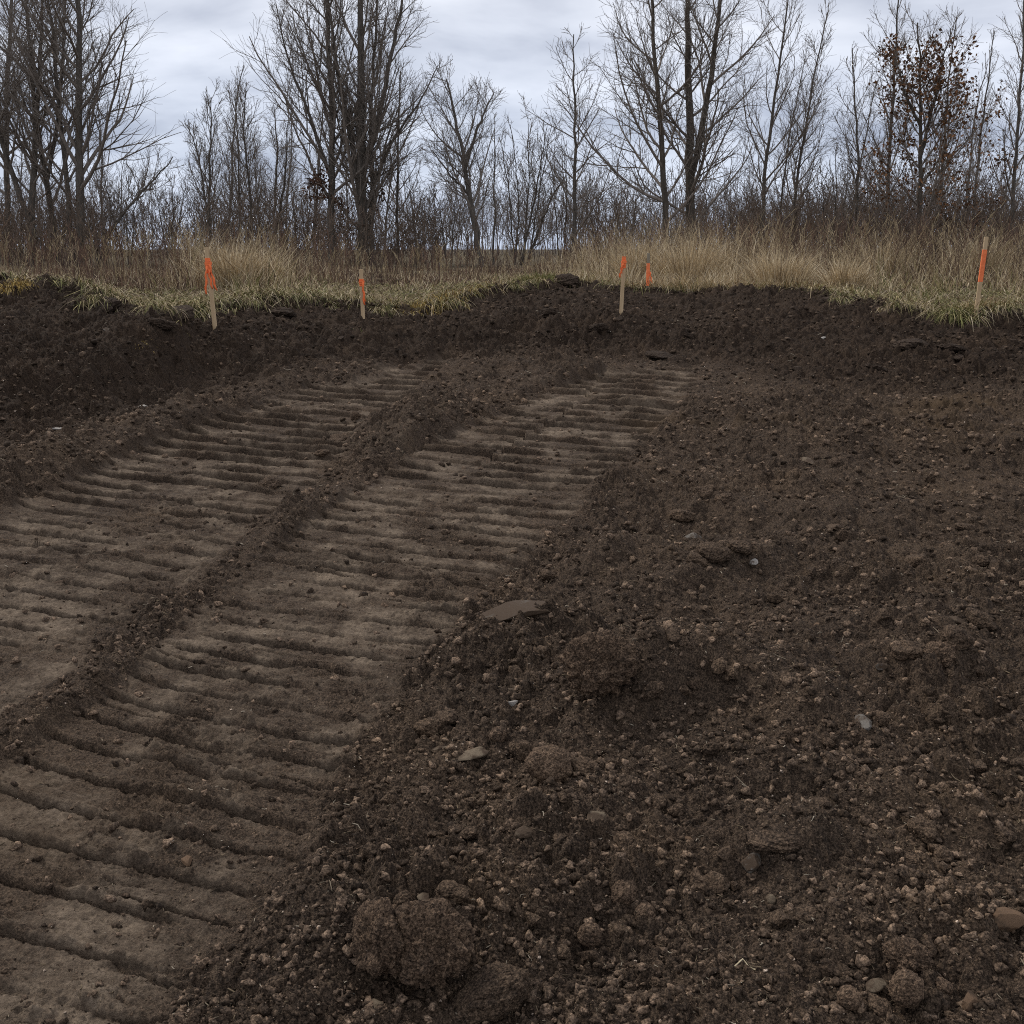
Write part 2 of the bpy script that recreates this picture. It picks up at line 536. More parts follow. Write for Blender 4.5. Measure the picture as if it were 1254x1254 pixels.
gme = mesh_np('ground', V, [quads, cen], False, dict(track=pad(gi['clay']), trench=pad(gi['trench']), field=pad(gi['field']), subsoil=pad(subs), topsoil=pad(gi['bank'])), M_GROUND)
link('ground', gme, kind='structure', label='dark stripped soil of the pit rising to a dry grass field', category='ground')


# ------------------------------------------------------------------ clods and stones
def v3(p, seed):
    i = np.floor(p); f = p - i; f = f * f * (3 - 2 * f)
    r = 0
    for k in (0, 1):
        wz = f[:, 2] if k else 1 - f[:, 2]
        for j in (0, 1):
            wy = f[:, 1] if j else 1 - f[:, 1]
            for q in (0, 1):
                wx = f[:, 0] if q else 1 - f[:, 0]
                r = r + wx * wy * wz * h2(i[:, 0] + q + 57 * (i[:, 2] + k), i[:, 1] + j - 131 * (i[:, 2] + k), seed)
    return r - .5


def n3(p, freq, octv, seed, gain=.5, bil=False):
    r = 0; a = 1
    for o in range(octv):
        q = p * freq + seed * 3.7 + o * 11.3
        w = v3(q, seed + o)
        r = r + a * (np.abs(w) * 2 - .3 if bil else w * 1.5)
        freq *= 2.07; a *= gain
    return r


def lump_mesh(name, seed, mat, sub=4, amp=.32, fine=.10, sq=(1, 1, .72), facets=0):
    bm = bmesh.new(); bmesh.ops.create_icosphere(bm, subdivisions=sub, radius=1.0)
    me = bpy.data.meshes.new(name); bm.to_mesh(me); bm.free()
    p = np.empty(len(me.vertices) * 3, F32); me.vertices.foreach_get('co', p); p = p.reshape(-1, 3)
    d = 1 + amp * n3(p, 1.1, 3, seed) + fine * n3(p, 3.2, 5, seed + 7, .62, True)
    q = p * d[:, None]
    r2 = np.random.default_rng(seed)
    for _ in range(facets):
        nrm = r2.normal(size=3); nrm /= np.linalg.norm(nrm); lim = r2.uniform(.45, .8)
        over = np.maximum(q @ nrm - lim, 0)
        q = q - over[:, None] * nrm * .93
    q = q * np.array(sq)
    q /= np.abs(q).max(0).mean()
    me.vertices.foreach_set('co', np.ascontiguousarray(q, F32).ravel()); me.materials.append(mat); me.update()
    if sub < 4:
        me.polygons.foreach_set('use_smooth', np.ones(len(me.polygons), bool))
    return me


CL = [lump_mesh('clod', 100 + i, M_CLOD, 5, .34, .12, (1, rng.uniform(.8, 1), rng.uniform(.62, .85))) for i in range(8)]
RD = [lump_mesh('round_clod', 140 + i, M_CLODR, 5, .16, .10, (1, .95, .85)) for i in range(3)]
STM = {k: [lump_mesh('stone', 160 + 10 * i + j, m, 4, .25, .05, (1, .8, .6), 7) for j in range(3)]
       for i, (k, m) in enumerate((('grey', M_STONE), ('pale', M_PALE), ('tan', M_TAN), ('rust', M_RUST)))}
SLABM = lump_mesh('stone', 233, M_SLAB, 5, .26, .07, (1, .62, .5), 14)
BIG = lump_mesh('clod', 241, M_CLODB, 6, .40, .20, (1, .85, .85), 0)
FLATM = lump_mesh('clod', 252, M_CLOD, 6, .22, .14, (1, .8, .72), 3)

CLDK = [lump_mesh('clod', 190 + i, M_CLODD, 5, .34, .14, (1, rng.uniform(.8, 1), rng.uniform(.62, .85))) for i in range(4)]
# u, v of centre, width px, height/width, mesh kind, label
STONES = [
    (470, 1185, 100, 1.1, 'big', 'left lobe of the big rough soil clod pair at the bottom edge'),
    (522, 1195, 112, 1.15, 'big', 'largest rough soil clod, rising right of its twin at the bottom edge'),
    (600, 1232, 92, .75, 'flat', 'flat-topped grey-brown clod at the bottom edge beside the biggest clod'),
    (735, 850, 96, 1.0, 'big', 'big hunched clod on the spoil mound right of the tracks'),
    (672, 950, 60, .9, 'round', 'nearly round pebble-crusted clod below the big hunched clod'),
    (714, 942, 38, .8, 'clod', 'dark clod touching the right side of the round pebbly clod'),
    (632, 753, 58, .52, 'slab', 'flat grey angular slab of stone at the edge of the track'),
    (661, 806, 32, 1.1, 'clod', 'dark upright clod just below the flat grey slab'),
    (522, 897, 34, .85, 'clod', 'dark clod beside the right edge of the near track'),
    (548, 884, 32, .7, 'clod', 'half-buried clod behind the dark clod at the near track edge'),
    (610, 910, 24, .95, 'round', 'small round dark clod up-left of the round pebbly clod'),
    (640, 925, 34, .8, 'clod', 'brown crumbly clod between two round clods'),
    (641, 985, 30, .9, 'clod', 'crumbly clod leaning under the round pebbly clod'),
    (642, 1027, 22, .8, 'tan', 'small tan stone below the round pebbly clod'),
    (627, 865, 13, .8, 'pale', 'small cream pebble above the tan stones'),
    (622, 850, 17, .9, 'tan', 'small brown pebble just above the cream pebble'),
    (539, 923, 20, .6, 'tan', 'small tan stone left of the flat tan chip'),
    (574, 931, 36, .45, 'tan', 'flat tan chip of stone lying near the track edge'),
    (521, 1104, 19, 1.0, 'tan', 'small pale round stone above the biggest clods'),
    (550, 1105, 44, .7, 'clod', 'low clod right of the small pale round stone'),
    (441, 1130, 26, 1.1, 'clod', 'small brown clod left above the biggest clods'),
    (494, 1107, 24, .9, 'clod', 'small dark clod left of the pale round stone'),
    (575, 1025, 22, .9, 'clod', 'small dark clod left of the rusty soil streak'),
    (582, 1052, 24, .9, 'clod', 'small dark clod just below another beside the rusty streak'),
    (724, 1098, 20, .75, 'grey', 'small light grey flat stone in the near right soil'),
    (765, 1108, 34, 1.15, 'round', 'brown egg-shaped clod right of the light grey flat stone'),
    (790, 1132, 28, 1.0, 'round', 'rounded clod right below the egg-shaped clod'),
    (722, 1158, 30, 1.1, 'round', 'dark rounded clod below the light grey flat stone'),
    (687, 1173, 26, .9, 'clod', 'dark clod left of the dark rounded clod near the bottom'),
    (655, 1213, 30, .8, 'clod', 'clod touching the right end of the flat-topped clod'),
    (673, 1107, 26, .9, 'clod', 'dark clod left of the light grey flat stone'),
    (812, 1160, 22, .9, 'clod', 'small brown clod right of the rounded clod pair'),
    (458, 1242, 26, .9, 'tan', 'tan stone below the left lobe of the big clods'),
    (340, 1212, 26, 1.0, 'clod', 'brown clod alone near the bottom of the track edge'),
    (730, 1010, 26, .8, 'tan', 'pinkish tan stone right below the round pebbly clod'),
    (765, 1040, 40, .7, 'clod', 'dark low clod right of the pinkish tan stone'),
    (842, 1035, 18, .8, 'rust', 'reddish stone, left one of a close pair'),
    (863, 1038, 16, .9, 'rust', 'reddish stone, right one of a close pair'),
    (918, 1068, 28, 1.1, 'grey', 'oval grey stone in front of the dark overhanging clod'),
    (950, 1050, 66, .4, 'flat', 'long dark overhanging clod behind the oval grey stone'),
    (944, 1107, 13, 1.3, 'tan', 'small upright tan stone below the oval grey stone'),
    (990, 1125, 32, .8, 'clod', 'dark clod right of the small upright tan stone'),
    (806, 990, 30, .7, 'clod', 'dark clod below the left foot of the spoil mound'),
    (830, 1000, 26, .7, 'clod', 'smaller clod right of the dark clod below the spoil mound'),
    (1130, 1022, 38, .9, 'clod', 'dark clod with a lit top alone on the right foreground'),
    (1157, 1051, 24, .7, 'clod', 'small grey clod right below the lit-topped clod'),
    (1118, 1058, 26, .6, 'clod', 'low clod left below the lit-topped clod'),
    (1232, 1030, 30, .7, 'clod', 'grey clod near the right edge of the foreground'),
    (1238, 1140, 42, .9, 'rust', 'round rusty brown stone at the right edge'),
    (1112, 1192, 62, .75, 'big', 'broad crumbly clod behind the bottom right stone cluster'),
    (1110, 1228, 40, 1.25, 'round', 'tall rounded stone-like clod in the bottom right cluster'),
    (1072, 1212, 26, .9, 'tan', 'pale brown stone left of the tall rounded clod'),
    (1078, 1240, 30, .8, 'clod', 'dark clod below the pale brown stone at the bottom'),
    (1040, 1236, 30, 1.0, 'round', 'rounded clod at the left end of the bottom right cluster'),
    (1155, 1219, 24, .9, 'round', 'small round clod right of the tall rounded clod'),
    (1144, 1202, 20, .9, 'clod', 'small clod tucked above the small round clod'),
    (1191, 1234, 28, 1.1, 'rust', 'brown oval stone at the bottom right corner'),
    (1060, 892, 22, 1.1, 'grey', 'grey upright stone at the foot of the mound on the right'),
    (1082, 887, 22, .9, 'clod', 'brown clod right of the grey upright stone'),
    (1170, 796, 46, .8, 'clod', 'brown clod topmost in the cluster of three at the right'),
    (1116, 806, 40, .8, 'clod', 'dark clod leftmost in the cluster of three at the right'),
    (1150, 822, 54, .65, 'big', 'lumpy ochre clod in front in the cluster of three'),
    (1202, 766, 42, .75, 'clod', 'dark clod right above the cluster of three'),
    (1171, 763, 20, .9, 'tan', 'tan stone touching the dark clod above the cluster'),
    (1080, 821, 14, .9, 'grey', 'small grey stone left of the cluster of three'),
    (1125, 690, 30, .7, 'clod', 'dark clod in the middle of the right slope'),
    (1202, 692, 24, .8, 'clod', 'dark angular clod near the right edge, mid slope'),
    (1160, 672, 20, .7, 'rust', 'reddish stone on the right slope'),
    (1185, 650, 28, .6, 'clod', 'dark clod above the reddish stone on the slope'),
    (1140, 660, 22, .8, 'clod', 'small dark clod left of the reddish stone'),
    (1047, 700, 24, .9, 'clod', 'small pointed dark clod alone on the right slope'),
    (850, 660, 26, .75, 'grey', 'light grey round stone above the ridge of spoil'),
    (861, 606, 30, .85, 'clod', 'brown domed clod upslope of the light grey stone'),
    (836, 635, 30, .65, 'clod', 'brown clod between the domed clod and the grey stone'),
    (875, 683, 44, .65, 'clod', 'wide dark clod below the light grey stone'),
    (852, 690, 26, .8, 'clod', 'small dark clod left below the light grey stone'),
    (908, 676, 30, .7, 'clod', 'dark clod right of the wide dark clod'),
    (948, 664, 24, .8, 'clod', 'lone dark clod further right of the grey stone'),
    (922, 693, 15, .7, 'pale', 'small white pebble in front of the lone dark clod'),
    (885, 614, 26, .8, 'clod', 'small clod right of the brown domed clod'),
    (990, 567, 16, .6, 'tan', 'small tan stone on the far right slope'),
    (1022, 568, 16, .7, 'clod', 'small dark clod right of the far tan stone'),
    (670, 708, 22, .7, 'clod', 'brown clod left of the spoil ridge at the track edge'),
    (772, 808, 24, .9, 'clod', 'clod above the shoulder of the big hunched clod'),
    (725, 800, 28, .8, 'clod', 'brown clod above the big hunched clod'),
    (800, 862, 34, .7, 'clod', 'brown clod touching the right of the big hunched clod'),
    (1000, 770, 12, 1.1, 'rust', 'small reddish pebble right of the mound crest'),
    (229, 1060, 15, .7, 'rust', 'small rounded stone lying on the pressed track'),
    (175, 500, 13, .8, 'pale', 'pale round stone at the foot of the left bank'),
    (68, 529, 22, .55, 'pale', 'whitish flat stone at the foot of the left bank'),
    (135, 407, 14, .75, 'grey', 'light grey stone on the left bench of the bank'),
    (435, 512, 16, .9, 'clod', 'dark ball of soil on the far end of the left track'),
    (418, 533, 36, .7, 'clod', 'dark heaped clod on the ridge between the tracks'),
    (330, 592, 28, .75, 'clod', 'dark clod on the right edge of the left track'),
    (395, 560, 22, .7, 'clod', 'clod on the ridge between the tracks, below the heaped clod'),
    (346, 385, 34, .6, 'clod', 'dark turned clod between the two left stakes'),
    (732, 407, 22, .7, 'clod', 'dark clod on the bank left below the middle stake'),
    (672, 385, 26, .8, 'clod', 'dark clod on the centre of the far bank'),
    (693, 348, 30, .7, 'clod', 'dark clod on the lip of the bank at the centre'),
    (640, 762, 0, 0, None, None),
    (810, 437, 40, .35, 'clod', 'long dark clod at the far end of the tracks'),
    (1008, 416, 9, .8, 'pale', 'white pebble on the right bank, larger of a pair'),
    (993, 420, 7, .8, 'grey', 'grey pebble left of the white pebble on the bank'),
    (1116, 425, 44, .5, 'clod', 'dark clod cluster on the right bank left of the stake'),
    (1170, 430, 36, .5, 'clod', 'dark clod on the right bank below the green tuft'),
    (1075, 455, 30, .4, 'clod', 'dark overhung clod at the foot of the right bank'),
    (196, 400, 34, .5, 'clod', 'dark clod on the bank below the hanging grass'),
]
POOL = dict(clod=CL, round=RD, big=[BIG], flat=[FLATM], slab=[SLABM], **STM)
CATS = dict(clod='clod', round='clod', big='clod', flat='clod', slab='stone', grey='stone', pale='stone', tan='stone', rust='stone')
cnt = 0
TAKEN = []
for u, v, w, asp, kind, label in STONES:
    if not kind:
        continue
    x, y = hit(u, v + w * asp * .30)
    depth = y * cp + (CAM_H - ground_z(x, y)) * sp
    half = w / FPX * depth * .5
    gz = ground_z(x, y)
    y2 = y + half * .45
    o = link('stone' if CATS[kind] == 'stone' else 'soil_clod', (CLDK[cnt % 4] if kind == 'clod' and v < 462 else POOL[kind][cnt % len(POOL[kind])]), None,
             (x, y2, ground_z(x, y2) + half * asp * (0.95 if kind == 'round' else .85 if kind == 'big' else .5) + .008), label=label, category=CATS[kind])
    o.scale = (half, half * rng.uniform(.85, 1.05), half * asp * 1.05)
    o.rotation_euler = (rng.uniform(-.25, .25), rng.uniform(-.25, .25), 0.15 if kind == 'slab' else (0 if w > 60 else rng.uniform(0, 6.28)))
    if kind == 'big' and u < 500: o.rotation_euler.z = 2.2
    TAKEN.append((x, y2, half))
    cnt += 1

# smaller clods nobody could tell apart: three kinds of place, each its own group
CLD = [lump_mesh('clod', 180 + i, M_CLODD, 4, .36, .20, (1, rng.uniform(.7, 1), rng.uniform(.55, .85)), 5) for i in range(5)]
SM = [lump_mesh('small_clod', 300 + i, M_CLOD, 4, .34, .18, (1, rng.uniform(.7, 1), rng.uniform(.55, .85)), 5) for i in range(8)]
groups = [('small clods in the loose soil right of the tracks', 'small crumbly clod of dark soil in the loose right foreground', 120, (420, 1254), (830, 1254)),
          ('small clods on the middle right slope', 'small dark clod of soil on the middle slope right of the tracks', 60, (640, 1254), (560, 830)),
          ('small clods on the cut bank', 'small dark clod of soil on the cut bank under the grass', 55, (0, 1254), (390, 470))]
for g, lab, n, ur, vr in groups:
    k = 0
    while k < n:
        u = rng.uniform(*ur); v = rng.uniform(*vr)
        x, y = hit(u, v)
        zz, inf = terrain(np.array([x]), np.array([y]), False)
        if inf['loose'][0] < .9 or any((x - a) ** 2 + (y - b) ** 2 < (c * 1.2) ** 2 for a, b, c in TAKEN):
            continue
        half = (1.3 if 'bank' in g else 1.15) * rng.uniform(.011, .026) * (1 + .09 * max(y - 2, 0)) * (.7 + .8 * rng.random() ** 2)
        o = link('soil_clod', (CLD[k % 5] if 'bank' in g else SM[k % 8]), None, (x, y, float(zz[0]) + half * .4 + .006), label=lab, category='clod', group=g)
        o.scale = (half, half * rng.uniform(.75, 1), half * rng.uniform(.7, 1))
        o.rotation_euler = (rng.uniform(-.5, .5), rng.uniform(-.5, .5), rng.uniform(0, 6.28))
        k += 1


# ------------------------------------------------------------------ crumbs: uncounted grit of soil
def crumb_batch(part):
    bm = bmesh.new(); bmesh.ops.create_icosphere(bm, subdivisions=2 if part == 'near' else 1, radius=1.0)
    p0 = np.array([v.co[:] for v in bm.verts], F32); f0 = np.array([[v.index for v in f.verts] for f in bm.faces], np.int32)
    bm.free()
    protos = []
    for i in range(12):
        d = 1 + .75 * n3(p0, 1.5, 3, 700 + i, .7)
        p1 = p0 * d[:, None]
        for _ in range(7):
            nn = rng.normal(size=3); nn /= np.linalg.norm(nn)
            p1 = p1 - np.maximum(p1 @ nn - rng.uniform(.4, .8), 0)[:, None] * nn
        protos.append(p1 * np.array([1, rng.uniform(.6, 1), rng.uniform(.45, .85)], F32))
    protos = np.array(protos)
    N = 66000 if part == 'near' else 52000
    # denser close by, where crumbs are seen one by one
    r = 1.6 * (9.0 / 1.6) ** (rng.random(N) ** 1.2) if part == 'near' else rng.uniform(7, 16.5, N)
    a = rng.uniform(-.50, .50, N)
    x = r * np.sin(a); y = r * np.cos(a)
    z, inf = terrain(x, y)
    keep = rng.random(N) < np.where(inf['loose'] > .5, .45 + .9 * sstep(-.2, .3, fbm(x.astype(F32), y.astype(F32), 1.7, 3, 801)), .10)
    x, y, z, r = x[keep], y[keep], z[keep], r[keep]
    n = len(x)
    size = (.0022 + .0135 * rng.random(n) ** 4.2) * (.75 + .16 * r) * (1 + .9 * inf['bank'][keep] * rng.random(n) ** 4) * (1 - .25 * inf['bank'][keep])
    pid = rng.integers(0, 12, n)
    ang = rng.uniform(0, 6.28, n); ca, sa = np.cos(ang), np.sin(ang)
    P = protos[pid] * size[:, None, None]
    Q = np.stack([P[..., 0] * ca[:, None] - P[..., 1] * sa[:, None] + x[:, None], P[..., 0] * sa[:, None] + P[..., 1] * ca[:, None] + y[:, None], P[..., 2] + z[:, None] + size[:, None] * .25], -1)
    c = (.6 + 1.9 * rng.random((n, 1)) ** 1.7) * np.array([[1, 1, 1]]) * (1 - .33 * inf['bank'][keep][:, None])
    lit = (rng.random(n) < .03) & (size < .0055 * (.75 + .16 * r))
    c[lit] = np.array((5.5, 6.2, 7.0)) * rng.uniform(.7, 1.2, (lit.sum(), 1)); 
    nv = len(p0)
    Fq = (f0[None] + (np.arange(n) * nv)[:, None, None]).reshape(-1, 3)
    return Q.reshape(-1, 3), Fq, np.repeat(c, nv, 0)


def crumbs():
    q1, f1, c1 = crumb_batch('near'); q2, f2, c2 = crumb_batch('far')
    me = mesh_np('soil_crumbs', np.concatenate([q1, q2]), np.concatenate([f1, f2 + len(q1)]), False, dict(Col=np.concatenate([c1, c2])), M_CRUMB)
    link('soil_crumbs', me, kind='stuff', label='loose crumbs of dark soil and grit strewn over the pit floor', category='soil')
    # torn roots, straw and pale bits
    N = 9000
    r = 1.6 * (14 / 1.6) ** (rng.random(N) ** 1.0); a = rng.uniform(-.5, .5, N)
    x = r * np.sin(a); y = r * np.cos(a); z, inf = terrain(x, y)
    keep = (inf['field'] < .3) & (rng.random(N) < np.where(inf['track'] > .5, .3, 1))
    x, y, z, r = x[keep], y[keep], z[keep], r[keep]; n = len(x)
    L = rng.uniform(.004, .018, n) * (.7 + .12 * r) * np.where(rng.random(n) < .08, 2.5, 1); w = rng.uniform(.0007, .0017, n) * (.7 + .14 * r)
    ang = rng.uniform(0, 6.28, n); el = rng.uniform(-.1, .5, n)
    d = np.stack([np.cos(ang) * np.cos(el), np.sin(ang) * np.cos(el), np.sin(el)], 1); s = np.stack([-np.sin(ang), np.cos(ang), 0 * ang], 1)
    b = np.stack([x, y, z + .003], 1); mid = b + d * (L * .5)[:, None] + rng.normal(0, .12, (n, 3)) * L[:, None]; e = b + d * L[:, None]
    up = np.array([0, 0, 1.0])
    rows = []
    for pnt, ww in ((b, w), (mid, w), (e, w * .6)):
        for off in (s * ww[:, None], -s * ww[:, None] * .5 + up * ww[:, None], -s * ww[:, None] * .5 - up * ww[:, None]):
            rows.append(pnt + off)
    Vv = np.stack(rows, 1)
    fq = np.array([[k * 3 + i, k * 3 + (i + 1) % 3, k * 3 + 3 + (i + 1) % 3, k * 3 + 3 + i] for k in range(2) for i in range(3)])
    pal = np.array([(.10, .075, .05), (.16, .12, .075), (.07, .05, .035), (.20, .16, .11), (.32, .27, .20)])
    c = pal[np.minimum((rng.random(n) ** 1.7 * 5).astype(int), 4)]
    me = mesh_np('root_fibres', Vv.reshape(-1, 3), (fq[None] + (np.arange(n) * 9)[:, None, None]).reshape(-1, 4), True, dict(Col=np.repeat(c, 9, 0)), M_FIBRE)
    link('root_fibres', me, kind='stuff', label='torn pale rootlets and straw bits mixed in the dark soil', category='roots')


crumbs()


# ------------------------------------------------------------------ tubes
def tubes(P, R, m):
    """P [N,k,3], R [N,k] -> vertices and quads"""
    N, k, _ = P.shape
    T = np.gradient(P, axis=1)
    T /= np.linalg.norm(T, axis=2, keepdims=True) + 1e-9
    mean = T.mean(1)
    ref = np.where(np.abs(mean[:, 2:3]) > .85, np.array([[1.0, 0, 0]]), np.array([[0, 0, 1.0]]))
    A = np.cross(T, ref[:, None, :]); A /= np.linalg.norm(A, axis=2, keepdims=True) + 1e-9
    B = np.cross(T, A)
    an = np.arange(m) * 2 * math.pi / m
    V = P[:, :, None, :] + R[:, :, None, None] * (A[:, :, None, :] * np.cos(an)[None, None, :, None] + B[:, :, None, :] * np.sin(an)[None, None, :, None])
    idx = np.arange(N * k * m).reshape(N, k, m)
    i2 = np.roll(idx, -1, axis=2)
    Fq = np.stack([idx[:, :-1], i2[:, :-1], i2[:, 1:], idx[:, 1:]], -1).reshape(-1, 4)
    return V.reshape(-1, 3), Fq


def join(parts):
    Vs, Fs, o = [], [], 0
    for v, f in parts:
        Vs.append(v); Fs.append(f + o); o += len(v)
    return np.concatenate(Vs), np.concatenate(Fs)


def sprout(r, P, R, n, t0, t1, lfun, ang, k, up, jit, rfrac, rmin, keep=None):
    """n branches from each parent polyline; returns polylines and radii"""
    N, kp, _ = P.shape
    pi = np.repeat(np.arange(N), n)
    t = t0 + (t1 - t0) * ((np.tile(np.arange(n), N) + r.random(N * n)) / n)
    f = t * (kp - 1); i = np.minimum(f.astype(int), kp - 2); w = (f - i)[:, None]
    p = P[pi, i] * (1 - w) + P[pi, i + 1] * w
    tan = P[pi, i + 1] - P[pi, i]; tan /= np.linalg.norm(tan, axis=1, keepdims=True) + 1e-9
    rad = R[pi, i] * (1 - w[:, 0]) + R[pi, i + 1] * w[:, 0]
    az = np.tile(np.arange(n) * 2.4, N) + r.uniform(0, 1.2, N * n) + np.repeat(r.uniform(0, 6.28, N), n)
    ref = np.where(np.abs(tan[:, 2:3]) > .9, np.array([[1.0, 0, 0]]), np.array([[0, 0, 1.0]]))
    a = np.cross(tan, ref); a /= np.linalg.norm(a, axis=1, keepdims=True) + 1e-9
    b = np.cross(tan, a)
    an = np.radians(r.uniform(ang[0], ang[1], N * n))[:, None]
    d = tan * np.cos(an) + (a * np.cos(az)[:, None] + b * np.sin(az)[:, None]) * np.sin(an)
    L = lfun(t, pi) * r.uniform(.6, 1.25, N * n)
    pts = [p]
    for s in range(k - 1):
        d = d + np.array([0, 0, up / (k - 1)]) + r.normal(0, jit, (N * n, 3))
        d /= np.linalg.norm(d, axis=1, keepdims=True)
        p = p + d * (L / (k - 1))[:, None]
        pts.append(p)
    C = np.stack(pts, 1)
    r0 = np.minimum(rad * rfrac, np.maximum(L * .016, rmin))
    CR = np.maximum(r0[:, None] * np.linspace(1, .25, k)[None], rmin)
    if keep is not None:
        q = r.random(N * n) < keep[pi]
        C, CR, L, pi = C[q], CR[q], L[q], pi[q]
    return C, CR, L, pi


def smooth_poly(pts, k=16):
    pts = np.asarray(pts, float)
    d = np.concatenate([[0], np.cumsum(np.linalg.norm(np.diff(pts, axis=0), axis=1))])
    s = np.linspace(0, d[-1], k)
    q = np.stack([np.interp(s, d, pts[:, i]) for i in range(3)], 1)
    for _ in range(2):
        q[1:-1] = .25 * q[:-2] + .5 * q[1:-1] + .25 * q[2:]
    return q


def make_tree(name, label, Y, stems, spread=1.0, limbs=30, sub=9, twigs=6, ang=(32, 58), up=.75, t0=.2, bark=None,
              leaves=0, leaf_z=(.2, .8), seed=1, cat='tree', group=None, twig_r=.0036, low_sky=0, yoff=0, leafcol=None):
    r = np.random.default_rng(seed)
    bark = bark or M_BARK
    u0, v0 = stems[0][1][0]
    bx = float(at(u0, 305, Y)[0]); bz = ground_z(bx, Y)
    base = np.array([bx, Y, bz])
    SP, SR = [], []
    for w, pts in stems:
        q = []
        dpt = r.uniform(-.6, .6)
        for i, (u, v) in enumerate(pts):
            p = at(u, v, Y)
            p[1] += dpt * i / len(pts) * 2.0
            q.append(p)
        if abs(pts[0][1] - v0) < 14:
            q[0][2] = bz - .15
        forked = abs(pts[0][1] - v0) >= 14
        if forked:
            allp = np.concatenate(SP) + base
            q[0] = allp[np.argmin(np.linalg.norm((allp - q[0]) * [1, .2, 1], axis=1))]
        q = smooth_poly(q) + np.concatenate([np.zeros((2, 3)), r.normal(0, .018, (14, 3))])
        rad = w / FPX * Y * .5
        rr_ = rad * (np.linspace(1, .16, 16) ** .85)
        if abs(pts[0][1] - v0) < 14:
            rr_[0] *= 1.3
        SP.append(q - base); SR.append(rr_)
    SP = np.array(SP); SR = np.array(SR)
    H = SP[:, -1, 2].max()
    slen = np.linalg.norm(SP[:, -1] - SP[:, 0], axis=1)
    root = empty(name, base, label, cat, group)
    lb = np.maximum(slen, .55 * slen.max())
    l1 = lambda t, pi: spread * lb[pi] * (.40 - .31 * t)
    B1, R1, L1_, _ = sprout(r, SP, SR, limbs, t0, .985, l1, ang, 9, up, .09, .55, .0085, slen / slen.max())
    B2, R2, L2_, p2 = sprout(r, B1, R1, sub, .14, .98, lambda t, pi: L1_[pi] * (.55 - .36 * t) + .08, (22, 50), 6, .30, .12, .6, .0052, np.clip(L1_ / (.16 * slen.max()), .18, 1))
    B3, R3, L3_, p3 = sprout(r, B2, R2, twigs, .1, .98, lambda t, pi: L2_[pi] * (.55 - .25 * t) + .09, (20, 50), 4, .2, .16, .7, twig_r, np.clip(L2_ / .75, .2, 1))
    tv, tf = tubes(SP, SR, 9)
    me = mesh_np('trunk', tv, tf, True, None, bark)
    link('trunk', me, root)
    cv, cf = join([tubes(B1, R1, 5), tubes(B2, R2, 3), tubes(B3, R3, 3)])
    link('crown', mesh_np('crown', cv, cf, True, None, M_TWIG), root)
    if leaves:
        zc = B2[:, 3, 2] / H
        ok = np.where((zc > leaf_z[0]) & (zc < leaf_z[1]))[0]
        tw = B3[np.isin(p3, r.choice(ok, max(1, int(len(ok) * (.85 if name == 'oak_tree' else .55))), replace=False))]
        ti = r.integers(0, len(tw), leaves)
        p = tw[ti, r.integers(1, 4, leaves)] + r.normal(0, .05, (leaves, 3))
        s = r.uniform(.045, .09, leaves)[:, None]
        a = r.normal(size=(leaves, 3)); a[:, 2] -= .8; a /= np.linalg.norm(a, axis=1, keepdims=True)
        b = np.cross(a, r.normal(size=(leaves, 3))); b /= np.linalg.norm(b, axis=1, keepdims=True)
        c = np.cross(a, b)
        Vv = np.stack([p, p + a * s * .6 + b * s * .5, p + a * s * 1.5 + c * s * .3, p + a * s * .7 - b * s * .5], 1)
        pal = np.array(leafcol or [(.12, .055, .024), (.17, .08, .034), (.08, .042, .022), (.22, .11, .05)])
        col = pal[r.integers(0, len(pal), leaves)]
        link('dead_leaves', mesh_np('dead_leaves', Vv.reshape(-1, 3), np.arange(leaves * 4).reshape(-1, 4), False, dict(Col=np.repeat(col, 4, 0)), M_LEAF), root)
    return root


